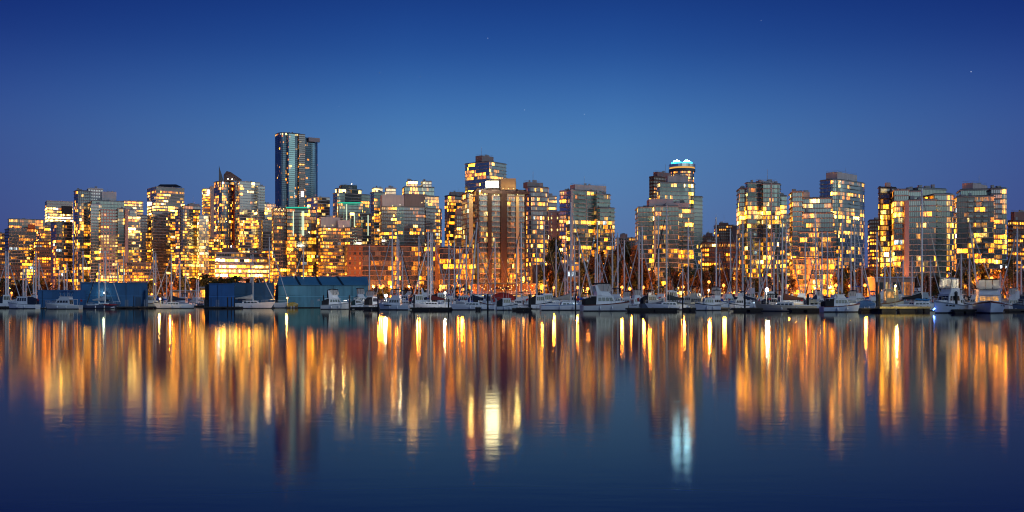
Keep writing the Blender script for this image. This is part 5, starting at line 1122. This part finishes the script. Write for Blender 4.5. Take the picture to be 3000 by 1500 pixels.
# front-row sailing boats
sail_boat('white sloop with beige sail cover and red kayak before the tall blue shed', 345, 770, 0, 8, 9.0, cover=(.55, .52, .46), wl=902.5)
sail_boat('sloop with a black sail cover at the left end of the tall blue shed', 243, 735, 0, 12, 9.5, cover=BLACK, wl=902, stay=(.5, .55, .6))
sail_boat('yellow-lit sloop with blue sail cover at the end of the blue shed', 450, 735, 0, 5, 9, cover=BLUEC, wl=899, lit=.5, hullc=(.7, .6, .42))
sail_boat('white sloop with navy sail cover lying bow to the left at the lone lamp', 502, 745, 0, 205, 10, cover=NAVY, wl=903.5)
sail_boat('long white sailing yacht with navy bimini before the dark blue sheds', 741, 745, 0, 2, 13.2, cover=(.6, .55, .5), wl=903.5, dodger=NAVY, thick=.15, stripe=(.8, .8, .8))
sail_boat('second mast yacht close behind the long white sailing yacht', 735, 748, 300, 2, 11, cover=WHITE)
sail_boat('sloop with slanting white forestays right of the long white yacht', 889, 728, 290, 182, 12, cover=NAVY, lean=.0, stay=(.75, .75, .75))
sail_boat('sloop with the tall slim mast standing left of the teal shed', 789, 695, 280, 5, 12, cover=BEIGE, thick=.15)
sail_boat('low white sloop with maroon sail cover behind the floating dock', 1262, 682, 245, 170, 11, cover=BURG)
sail_boat('white sloop with navy sail cover and the tallest raked mast by the hotel', 1377, 650, 0, 192, 10.5, cover=NAVY, wl=908, thick=.17, lean=-1.6, stay=(.7, .72, .75))
sail_boat('white sailing yacht with long beige boom cover, stern to the left', 1672, 592, 0, 8, 11.5, cover=BEIGE, wl=909, thick=.17, stripe=(.2, .3, .5))
sail_boat('white sloop with dark green sail cover before the grey-teal condo', 1953, 611, 222, 190, 11, cover=(.015, .03, .04), thick=.15, stay=(.02, .02, .03))
sail_boat('pale sloop low in the water right under the dazzling floodlight', 2292, 655, 0, 170, 11, cover=(.3, .1, .06), wl=912, hullc=(.55, .5, .42))
sail_boat('cream-canopied sloop with navy sail cover, stern toward the viewer', 2392, 618, 0, 60, 11, cover=NAVY, wl=909, dodger=(.7, .62, .42), thick=.16, hullc=(.6, .63, .66), lean=-1.2)
sail_boat('sloop with bright blue sail cover right of the sportfisher', 2504, 640, 235, 15, 10.5, cover=BLUEC, thick=.15)
sail_boat('sloop with black sail cover and the thickest tall mast at the lit dock', 2701, 552, 205, 8, 12, cover=BLACK, thick=.22, stay=(.65, .6, .5))
sail_boat('sloop with leaning mast and black sail cover between the two large motor yachts', 2868, 655, 215, 12, 11, cover=BLACK, lean=-2.2, thick=.16)
# masts of the rows behind: px, top, distance, heading, cover, forestay, label tail
G = (.55, .57, .6); DK = (.03, .025, .03)
for px, pt_, D, yaw, cov, st, lab in [
    (17, 735, 290, 5, GREYC, G, 'at the far left edge, tall mast before the purple-grey block'), (24, 740, 300, 185, NAVY, G, 'second tall mast from the far left edge'),
    (68, 788, 330, 10, GREYC, G, 'with short mast above the leftmost cabin boat'), (76, 784, 340, 175, NAVY, DK, 'with mast right beside the short one above the leftmost cabin boat'),
    (98, 770, 330, 8, BLUEC, G, 'behind the white cabin boat, before the orange brick block'), (105, 738, 325, 175, NAVY, G, 'with tall mast before the right side of the purple-grey block'), (114, 760, 335, 5, BEIGE, G, 'at the left corner of the low blue shed'),
    (173, 780, 420, 5, NAVY, G, 'behind the low blue shed, left mast of three'), (188, 782, 430, 178, GREYC, G, 'behind the low blue shed, middle mast of three'), (196, 770, 425, 8, BLUEC, G, 'behind the low blue shed, right mast of three'),
    (290, 772, 262, 185, NAVY, DK, 'before the tall blue shed with a dark furled jib'), (308, 742, 262, 5, GREYC, G, 'directly under the wall floodlight'), (362, 738, 420, 5, WHITE, G, 'behind the tall blue shed, before the pink-framed tower'),
    (456, 742, 330, 175, BLUEC, G, 'behind the yellow-lit sloop'), (488, 800, 420, 5, GREYC, G, 'with short mast left of the lone orange lamp'), (527, 760, 340, 185, BLUEC, G, 'with blue cover and slim tall mast right of the lone lamp'), (543, 802, 430, 5, GREYC, G, 'with short mast above the lit motor yacht'), (576, 818, 430, 5, GREYC, G, 'short pair of masts behind the lit motor yacht, left one'), (581, 820, 435, 175, GREYC, G, 'short pair of masts behind the lit motor yacht, right one'),
    (1082, 720, 300, 5, NAVY, G, 'with straight mast at the right end of the teal shed'), (1149, 672, 280, 175, NAVY, G, 'with tall pale mast over the flood-lit cruiser'), (1163, 690, 300, 8, GREYC, G, 'with double-thick mast over the flood-lit cruiser'), (1168, 700, 310, 5, NAVY, DK, 'with dark slanting jib before the glazed block'), (1179, 735, 330, 175, BEIGE, G, 'with short mast in the left part of the glazed block'),
    (1227, 692, 290, 5, WHITE, G, 'with bright straight mast before the middle of the glazed block'), (1254, 678, 270, 175, BURG, DK, 'with grey mast and dark jib above the maroon cover'), (1267, 684, 300, 8, NAVY, G, 'with pale mast just right of the maroon-covered sloop mast'),
    (1315, 703, 290, 5, BEIGE, G, 'with mast above the white dock floodlight'), (1331, 708, 300, 178, NAVY, G, 'with crossing stays before the right end of the glazed block'), (1347, 722, 320, 5, GREYC, G, 'with short mast before the narrow pinkish-brown block'), (1366, 690, 285, 175, BEIGE, G, 'with beige cover just left of the raked tall mast'), (1400, 712, 300, 5, NAVY, G, 'with mast before the left ribs of the hotel'),
    (1450, 698, 310, 175, NAVY, G, 'with mast in front of the middle rib of the hotel'), (1513, 700, 300, 5, BURG, G, 'with maroon cover before the right ribs of the hotel'), (1527, 653, 280, 185, BURG, (.12, .02, .02), 'with tall mast and dark red furled jib right of the hotel'), (1572, 724, 310, 5, GREYC, G, 'with short mast before the curved grey tower'),
    (1594, 648, 300, 5, BEIGE, (.6, .4, .15), 'with tall ochre-lit mast before the curved grey tower'), (1629, 702, 300, 8, NAVY, G, 'with mast before the tall dark tree'), (1655, 712, 310, 175, GREYC, G, 'with mast left of the beige boom mast'), (1662, 745, 330, 5, NAVY, G, 'with a short mast crowded left of the beige boom mast'), (1683, 695, 290, 185, BLUEC, G, 'with mast just right of the beige boom mast'), (1697, 702, 300, 5, NAVY, G, 'with leaning stays over the inflatable'),
    (1744, 736, 300, 5, GREYC, G, 'with mast above the arched cruiser, left of the thick pair'), (1750, 650, 270, 175, NAVY, G, 'with the tall mast above the arched cruiser'), (1757, 745, 310, 5, WHITE, G, 'with thin mast right behind the arched cruiser mast'), (1794, 684, 290, 185, NAVY, G, 'with mast at the right edge of the teal condo'), (1810, 683, 280, 5, BLUEC, G, 'with mast topped by instruments right of the teal condo'), (1829, 703, 300, 175, GREYC, G, 'with mast before the poplar row'),
    (1872, 678, 290, 5, NAVY, G, 'with mast at the left edge of the grey-teal condo'), (1881, 664, 280, 178, GREYC, G, 'with grey mast inside the left edge of the grey-teal condo'), (1929, 631, 265, 5, NAVY, DK, 'with very tall mast left of the dark green cover'), (2000, 785, 290, 175, GREYC, G, 'with the short mast above the yellow-lit trawler'), (2016, 660, 285, 5, BEIGE, G, 'with mast before the right half of the grey-teal condo'), (2055, 738, 300, 175, NAVY, G, 'with mast at the left end of the low lit office block'),
    (2098, 636, 260, 5, WHITE, DK, 'with tall mast over the small white cruiser'), (2108, 744, 310, 8, GREYC, G, 'with thin mast beside the tall one over the small white cruiser'), (2140, 670, 290, 175, NAVY, DK, 'with mast before the right end of the low lit office block'), (2158, 690, 310, 5, BLUEC, G, 'with leaning stays at the left edge of the stepped condominium'), (2176, 653, 275, 185, NAVY, G, 'with thick mast above the white trawler'), (2199, 677, 300, 5, GREYC, G, 'with mast before the middle of the stepped condominium'), (2225, 705, 310, 175, NAVY, G, 'with mast just left of the dazzling floodlight'),
    (2246, 634, 280, 5, CREAM_C, (.7, .6, .3), 'with yellow-lit mast rising behind the dazzling floodlight'), (2267, 680, 300, 175, GREYC, G, 'with greenish mast right of the dazzling floodlight'), (2278, 750, 320, 5, NAVY, G, 'with short mast before the dark tree left of the terraced building'), (2303, 660, 290, 8, BURG, G, 'with mast at the left corner of the terraced building'), (2359, 692, 295, 5, NAVY, G, 'with mast before the pink pier of the terraced building'), (2408, 680, 280, 175, BURG, DK, 'with dark slanting jib before the terraced building'), (2424, 680, 300, 5, BEIGE, G, 'with mast at the right corner of the terraced building'),
    (2456, 750, 310, 175, GREYC, G, 'with thin short mast above the sportfisher'), (2467, 640, 270, 5, NAVY, G, 'with tall mast above the sportfisher, left of two'), (2493, 658, 290, 185, BLUEC, (.03, .05, .2), 'with dark blue furled jib above the sportfisher, right of two'), (2525, 780, 300, 5, GREYC, G, 'with short mast under the curved condominium'), (2569, 680, 240, 5, BLUEC, G, 'with white mast at the dark piling left of the tug'), (2592, 770, 300, 175, GREYC, G, 'with thin mast before the quay office'), (2608, 734, 280, 5, NAVY, G, 'with mast above the yellow-lit tug'), (2646, 760, 300, 175, GREYC, G, 'with thin mast right of the yellow-lit tug'),
    (2672, 752, 300, 8, NAVY, G, 'with slim mast left of the thickest mast'), (2726, 760, 300, 5, GREYC, G, 'with slim mast right of the thickest mast'), (2816, 745, 280, 175, NAVY, G, 'with mast above the white canopy of the large yacht'), (2840, 745, 240, 5, BLACK, G, 'with black cover just right of the white canopy'), (2931, 800, 290, 5, GREYC, G, 'with short mast above the bow-on yacht'), (2980, 668, 215, 192, NAVY, G, 'with leaning tall mast at the right edge'), (2992, 760, 260, 5, GREYC, G, 'with thin mast at the very right edge')]:
    Lb = max(6.5, min(11.5, (gz(pt_, D))*.62)); sail_boat('white sailing boat '+lab, px, pt_, D, yaw, Lb, hullc=random.Random(lab).choice((WHITE, WHITE, (.6, .64, .68), (.3, .35, .42), (.08, .1, .16))), cover=cov, stay=st, thick=.19+(D-200)*.0003) if 1 else 0

# ------------------------------------------------------------------ docks, pilings, floodlights, small things afloat
def dock(label, x0, x1, D, col=(.045, .04, .035), top=.5, name='floating_dock', slant=0):
    X0, X1 = gx(x0, D), gx(x1, D); w = (X1-X0)/2; r = empty(name, ((X0+X1)/2, D, 0), slant, label=label, cat='dock', group='floating docks of the marina')
    m = MB(); n = max(2, int(w*2/.5))
    for i in range(n): m.box(-w+2*w*i/n+.01, -w+2*w*(i+1)/n-.01, 0, 2.4, top-.09, top)
    m.build('decking', paint(lerp(col, (.2, .18, .15), .25), .85), r)
    m = MB(); m.box(-w, w, .03, 2.37, top-.34, top-.095); m.build('frame', paint(col, .85, var=.4, scale=1.5), r)
    m = MB(); k = max(2, int(w*2/3.2))
    for i in range(k): m.box(-w+2*w*(i+.12)/k, -w+2*w*(i+.88)/k, .2, 2.2, -.4, top-.345)
    m.build('float', paint((.02, .02, .022), .8), r)
    m = MB()
    for i in range(k): m.box(-w+2*w*(i+.5)/k-.15, -w+2*w*(i+.5)/k+.15, -.0, .1, top, top+.12)
    m.build('cleat', paint((.3, .3, .3), .4), r); return r
for x0, x1, D, lab in [(-30, 30, 272, 'dark floating dock at the far left edge'), (244, 404, 262, 'dark floating dock before the tall blue shed'), (404, 486, 268, 'short dark dock with white corner posts at the yellow-lit sloop'), (536, 602, 330, 'dark dock under the orange-lit motor yacht'),
                       (602, 705, 259, 'dark dock along the bright blue shed'), (946, 1120, 245, 'dark dock behind the arched flybridge cruiser'), (1200, 1345, 222, 'dark dock with white fenders behind the low sloop'), (1390, 1500, 228, 'dark dock behind the fishing boat'), (1500, 1560, 208, 'dark dock left of the beige-covered yacht'), (1680, 1800, 218, 'dark dock behind the arched white cruiser'),
                       (1835, 1990, 205, 'dark dock below the dark-hulled boats'), (1990, 2140, 226, 'dark dock behind the cream trawler'), (2160, 2250, 196, 'brownish dock under the white trawler'), (2360, 2420, 190, 'dark dock left of the sportfisher'), (2500, 2580, 200, 'dark dock right of the blue tarpaulin boat'), (2838, 2872, 180, 'dark dock between the two large motor yachts'), (2955, 3040, 186, 'dark dock at the right edge')]:
    dock(lab, x0, x1, D)
for x0, x1, D, lab in [(1062, 1112, 226, 'black dock end between the green-canvas boat and the flood-lit cruiser'), (1204, 1322, 209, 'black dock lying before the maroon-covered sloop'), (1392, 1408, 214, 'short black dock at the bow of the small fishing boat'), (1512, 1560, 201, 'black dock before the thick piling left of the beige-covered yacht'),
                       (1836, 1984, 194, 'long black dock before the dark-hulled boats'), (2004, 2040, 200, 'short black dock at the cream trawler'), (2150, 2236, 193, 'dark brown dock before the white trawler'), (2316, 2404, 188, 'black dock before the cream-canopied sloop'), (2524, 2578, 186, 'black dock before the blue tarpaulin boat'), (2796, 2862, 164, 'black dock end between the two large motor yachts')]:
    dock(lab, x0, x1, D, (.02, .018, .016), .62)  # added docks; their black also stands for the deep shade under the boats
dock('pale weathered dock glowing yellow under the wooden tug', 2578, 2688, 183, (.5, .42, .2), .95)
dock('lower pale dock joined to the yellow one, toward the large yacht', 2687.5, 2728, 184, (.42, .36, .2), .95)
def piling(px, ytop, D, rad, label, col=(.02, .02, .024)):
    r = empty('piling', (gx(px, D), D, 0), label=label, cat='piling', group='dark dock pilings')
    m = MB(); z = gz(ytop, D); m.tube((0, 0, -1.5), (0, 0, z), rad, rad*.94, 10); m.build('post', paint(col, .85, var=.4, scale=1.2), r)
    m = MB(); m.loft([[(rad*1.05*k*math.cos(i*.628), rad*1.05*k*math.sin(i*.628), z+h) for i in range(10)] for k, h in ((1, -.05), (1, .12), (.15, .35))]); m.build('cap', paint((.05, .05, .055), .7), r)
for px, y, D, rad, lab in [(392, 870, 262, .2, 'slim piling near the right end of the tall blue shed'), (476, 874, 268, .26, 'orange-lit piling beside the yellow-lit sloop'), (667, 873, 255, .3, 'thick piling, left of three before the bright blue shed'), (678, 873, 255, .2, 'thin piling, middle of three before the bright blue shed'), (687, 873, 255, .22, 'piling, right of three before the bright blue shed'),
                           (948, 868, 240, .26, 'piling at the stern of the arched flybridge cruiser'), (960, 853, 240, .28, 'taller piling before the teal shed'), (1024, 868, 236, .34, 'thick piling right of the arched flybridge cruiser'), (1108, 868, 226, .36, 'thick piling left of the flood-lit cruiser'), (1213, 867, 221, .28, 'piling before the maroon sail cover'), (1314, 879, 222, .28, 'short piling left of the white navy-covered sloop'),
                           (1429, 864, 217, .32, 'piling before the small fishing boat'), (1552, 866, 208, .5, 'thick piling left of the beige-covered yacht'), (1686, 864, 208, .3, 'reddish piling at the bow of the beige-covered yacht'), (1840, 884, 200, .25, 'low piling right of the arched white cruiser'), (2000, 863, 214, .3, 'piling before the cream trawler'), (2182, 858, 205, .33, 'piling before the white trawler'), (2367, 866, 192, .4, 'piling among the navy canvas of the cream-canopied sloop'),
                           (2569, 830, 190, .3, 'tall piling left of the yellow-lit tug'), (2576, 864, 184, .4, 'thick piling at the left end of the yellow dock'), (2801, 859, 166, .42, 'thick piling before the large white-canopied yacht')]:
    piling(px, y, D, rad*.58, lab)
def flood(px, py, D, power, label, s, rad=.3, zb=.5, col=(1, .92, .75)):
    x, z = gx(px, D), gz(py, D); r = empty('floodlight', (x, D, zb), label=label, cat='floodlight', group='white floodlights of the marina')
    m = MB(); m.tube((0, 0, 0), (0, 0, z-zb), .07, .05); m.build('post', paint((.2, .2, .2), .5), r)
    m = MB(); m.loft([[(-rad*.7, -.1, z-zb+rad*.7), (rad*.7, -.1, z-zb+rad*.7), (rad*.5, .4, z-zb+rad*.5), (-rad*.5, .4, z-zb+rad*.5)], [(-rad*.7, -.1, z-zb-rad*.7), (rad*.7, -.1, z-zb-rad*.7), (rad*.5, .4, z-zb-rad*.5), (-rad*.5, .4, z-zb-rad*.5)]]); m.build('housing', paint((.03, .03, .03), .7), r)
    m = MB(); m.ball((0, -.25, z-zb), rad); m.build('lens', glow(col, s), r, True)
    l = bpy.data.lights.new('flood_light', 'POINT'); l.energy = power; l.color = col; l.shadow_soft_size = rad
    lo = bpy.data.objects.new('flood_light', l); C.objects.link(lo); lo.parent = r; lo.location = (0, -rad-.7, z-zb)
flood(2246, 849, 222, 2500, 'dazzling white dock floodlight before the stepped condominium', 110, .38)
flood(1304, 858, 235, 1200, 'white dock floodlight before the glazed block', 16, .24)
flood(1131, 866, 232, 1500, 'white floodlight glaring over the left end of the big white cruiser', 30, .34, col=(1, .93, .82))
flood(308, 858, 266.5, 90, 'pale greenish floodlight on the tall blue shed wall', 26, .26, col=(.85, 1, .85))
flood(470, 876, 262, 350, 'warm dock light beside the yellow-lit sloop', 14, .24, col=(1, .65, .22))
flood(842, 873, 262, 700, 'orange dock light at the bow of the long white yacht', 12, .24, col=(1, .5, .1))
flood(783, 862, 281, 500, 'orange wall light on the small cabin left of the teal shed', 12, .24, col=(1, .5, .1))
flood(2622, 838, 180, 1500, 'warm yellow lamp standing before the yellow-lit tug and dock', 16, .2, col=(1, .76, .25))
flood(2076, 850, 221, 900, 'yellow deck light over the cream trawler', 22, .2, col=(1, .8, .4))
for x, y in ((2738, 904), (2735, 907)):
    r = empty('hull_light', (gx(x, 164), 164, gz(y, 164)), label=('upper' if y == 904 else 'lower')+' blue glowing light at the bow of the large yacht', cat='light')
    m = MB(); m.ball((0, 0, 0), .11, 8, 6); m.build('lens', glow((.08, .2, 1), 30), r, True); m = MB(); m.tube((0, .08, 0), (0, .5, 0), .09); m.build('fitting', paint((.2, .2, .2), .5), r)
def kayak(label, px, y, D, col, L=3.6, rz=0):
    r = empty('kayak', (gx(px, D), D, gz(y, D)), rz, label=label, cat='kayak'); m = MB()
    m.loft([[(L/2*u, w*.34*math.cos(k*.785), .22*h*math.sin(k*.785)+(u*u)*.12) for k in range(8)] for u, w, h in ((-1, .05, .2), (-.7, .6, .8), (-.3, .95, 1), (.3, .95, 1), (.7, .6, .8), (1, .05, .2))]); m.build('hull', boat_paint(col), r, True)
    m = MB(); m.ball((0, 0, .18), .3, 10, 6, 0, .3); m.build('cockpit', paint((.02, .02, .02), .6), r)
kayak('red kayak lying on the dock before the tall blue shed', 322, 893.5, 259, (.35, .02, .03))
kayak('blue kayak on the teal-cabined cruiser, left one', 2698, 878, 201, (.02, .22, .5), 3.4, .5)
kayak('blue kayak on the teal-cabined cruiser, right one', 2712, 879, 200, (.02, .2, .46), 3.4, .7)
# floating debris-like bird silhouette is left out: too small to identify

# ------------------------------------------------------------------ sky, afterglow, camera
sc = bpy.context.scene
w = bpy.data.worlds.new('World'); sc.world = w; w.use_nodes = True; nt = w.node_tree; nt.nodes.clear()
out = nt.nodes.new('ShaderNodeOutputWorld'); bg = nt.nodes.new('ShaderNodeBackground'); link(nt, bg.outputs[0], out.inputs[0])
tc = nt.nodes.new('ShaderNodeTexCoord'); sx = nt.nodes.new('ShaderNodeSeparateXYZ'); link(nt, tc.outputs['Generated'], sx.inputs[0])
def srgb(r, g, b): return tuple(((c/255+.055)/1.055)**2.4 if c > 10 else c/255/12.92 for c in (r, g, b))
def ramp(stops):
    n = nt.nodes.new('ShaderNodeValToRGB'); n.color_ramp.interpolation = 'B_SPLINE'
    for i, (p, c) in enumerate(stops):
        e = n.color_ramp.elements[i] if i < 2 else n.color_ramp.elements.new(p); e.position = p; e.color = (*c, 1)
    return n
def mathn(op, a, b=None):
    n = nt.nodes.new('ShaderNodeMath'); n.operation = op; n.use_clamp = False
    for i, x in enumerate((a, b)):
        if x is None: continue
        if isinstance(x, (int, float)): n.inputs[i].default_value = x
        else: link(nt, x, n.inputs[i])
    return n.outputs[0]
SKY = [(0, srgb(90, 98, 146)), (.06, srgb(88, 118, 166)), (.145, srgb(80, 130, 182)), (.19, srgb(60, 110, 174)), (.235, srgb(36, 80, 152)), (.285, srgb(24, 60, 134)), (.45, srgb(12, 36, 92)), (1, srgb(8, 22, 66))]
front = ramp(SKY); link(nt, sx.outputs['Z'], front.inputs[0])
# a little darker and more violet away from the middle of the view
ax = mathn('MULTIPLY', mathn('ABSOLUTE', sx.outputs['X']), 1.0); av = nt.nodes.new('ShaderNodeMapRange'); av.inputs[1].default_value = .10; av.inputs[2].default_value = .5; av.inputs[3].default_value = 0; av.inputs[4].default_value = 1; link(nt, ax, av.inputs[0])
vm = nt.nodes.new('ShaderNodeMix'); vm.data_type = 'RGBA'; vm.blend_type = 'MULTIPLY'; link(nt, av.outputs[0], vm.inputs[0]); link(nt, front.outputs[0], vm.inputs[6]); vm.inputs[7].default_value = (.48, .36, .60, 1)
# afterglow behind the viewer, over the dark far shore
GL = (.62, -.78)
dg = mathn('ADD', mathn('MULTIPLY', sx.outputs['X'], GL[0]), mathn('MULTIPLY', sx.outputs['Y'], GL[1]))
dm = nt.nodes.new('ShaderNodeMapRange'); dm.interpolation_type = 'SMOOTHSTEP'; dm.inputs[1].default_value = -.1; dm.inputs[2].default_value = 1.0; link(nt, dg, dm.inputs[0])
AG = 1.6
back = ramp([(0, (.015, .017, .02)), (.055, (.03, .035, .04)), (.085, (.30*AG, .31*AG, .31*AG)), (.15, (.50*AG, .60*AG, .64*AG)), (.24, (.24, .36, .54)), (.5, (.11, .20, .40)), (.75, (.06, .13, .3)), (1, (.01, .02, .06))])
back.color_ramp.interpolation = 'LINEAR'; link(nt, sx.outputs['Z'], back.inputs[0])
# broken cloud added to the unseen afterglow, so that the glazing mirrors it unevenly
cmap = nt.nodes.new('ShaderNodeMapping'); cmap.inputs['Scale'].default_value = (7, 7, 34); link(nt, tc.outputs['Generated'], cmap.inputs[0])
cn = nt.nodes.new('ShaderNodeTexNoise'); cn.inputs['Scale'].default_value = 1.0; cn.inputs['Detail'].default_value = 4; link(nt, cmap.outputs[0], cn.inputs['Vector'])
cr = nt.nodes.new('ShaderNodeMapRange'); cr.inputs[1].default_value = .36; cr.inputs[2].default_value = .64; cr.inputs[3].default_value = .25; cr.inputs[4].default_value = 1.5; link(nt, cn.outputs['Fac'], cr.inputs[0])
bc = nt.nodes.new('ShaderNodeMix'); bc.data_type = 'RGBA'; bc.blend_type = 'MULTIPLY'; bc.inputs[0].default_value = 1; link(nt, back.outputs[0], bc.inputs[6]); link(nt, cr.outputs[0], bc.inputs[7])
mx = nt.nodes.new('ShaderNodeMix'); mx.data_type = 'RGBA'; link(nt, dm.outputs[0], mx.inputs[0]); link(nt, vm.outputs[2], mx.inputs[6]); link(nt, bc.outputs[2], mx.inputs[7])
col = mx.outputs[2]
for px, py, s in ((1112, 213, .5), (1429, 112, .35), (1537, 322, .35), (2845, 210, .6), (1712, 335, .25), (1231, 225, .25), (993, 312, .22), (2230, 60, .22)):
    v = Vector(((px-CX)/F, 1, (HY-py)/F)).normalized(); dp = nt.nodes.new('ShaderNodeVectorMath'); dp.operation = 'DOT_PRODUCT'; link(nt, tc.outputs['Generated'], dp.inputs[0]); dp.inputs[1].default_value = v
    k = mathn('MULTIPLY', mathn('GREATER_THAN', dp.outputs['Value'], math.cos(1.5/F)), s*.5)
    an = nt.nodes.new('ShaderNodeMix'); an.data_type = 'RGBA'; an.blend_type = 'ADD'; link(nt, k, an.inputs[0]); link(nt, col, an.inputs[6]); an.inputs[7].default_value = (.9, .95, 1, 1); col = an.outputs[2]
link(nt, col, bg.inputs[0]); bg.inputs[1].default_value = 1.0
fill = bpy.data.lights.new('afterglow_fill', 'SUN'); fill.energy = .5; fill.angle = R(12); fill.color = (.66, .83, 1)  # added fill lamp for the afterglow; no sun is up at dusk
so = bpy.data.objects.new('afterglow_fill', fill); C.objects.link(so); so.rotation_euler = (R(62), 0, R(40))
cam = bpy.data.cameras.new('camera'); co = bpy.data.objects.new('camera', cam); C.objects.link(co); sc.camera = co
co.location = (0, 0, H); co.rotation_euler = (R(90), 0, 0); cam.sensor_width = 36; cam.lens = 36; cam.shift_y = (HY-750)/3000; cam.clip_end = 9000; cam.clip_start = .5
sc.view_settings.view_transform = 'Standard'; sc.view_settings.look = 'None'; sc.view_settings.exposure = 0; sc.view_settings.gamma = 1
sc.render.engine = 'CYCLES'; cy = sc.cycles
cy.use_denoising = True; cy.filter_width = 1.1; cy.max_bounces = 6; cy.diffuse_bounces = 2; cy.glossy_bounces = 4; cy.transparent_max_bounces = 8; cy.sample_clamp_indirect = 12; cy.use_light_tree = True
cy.caustics_reflective = False; cy.caustics_refractive = False
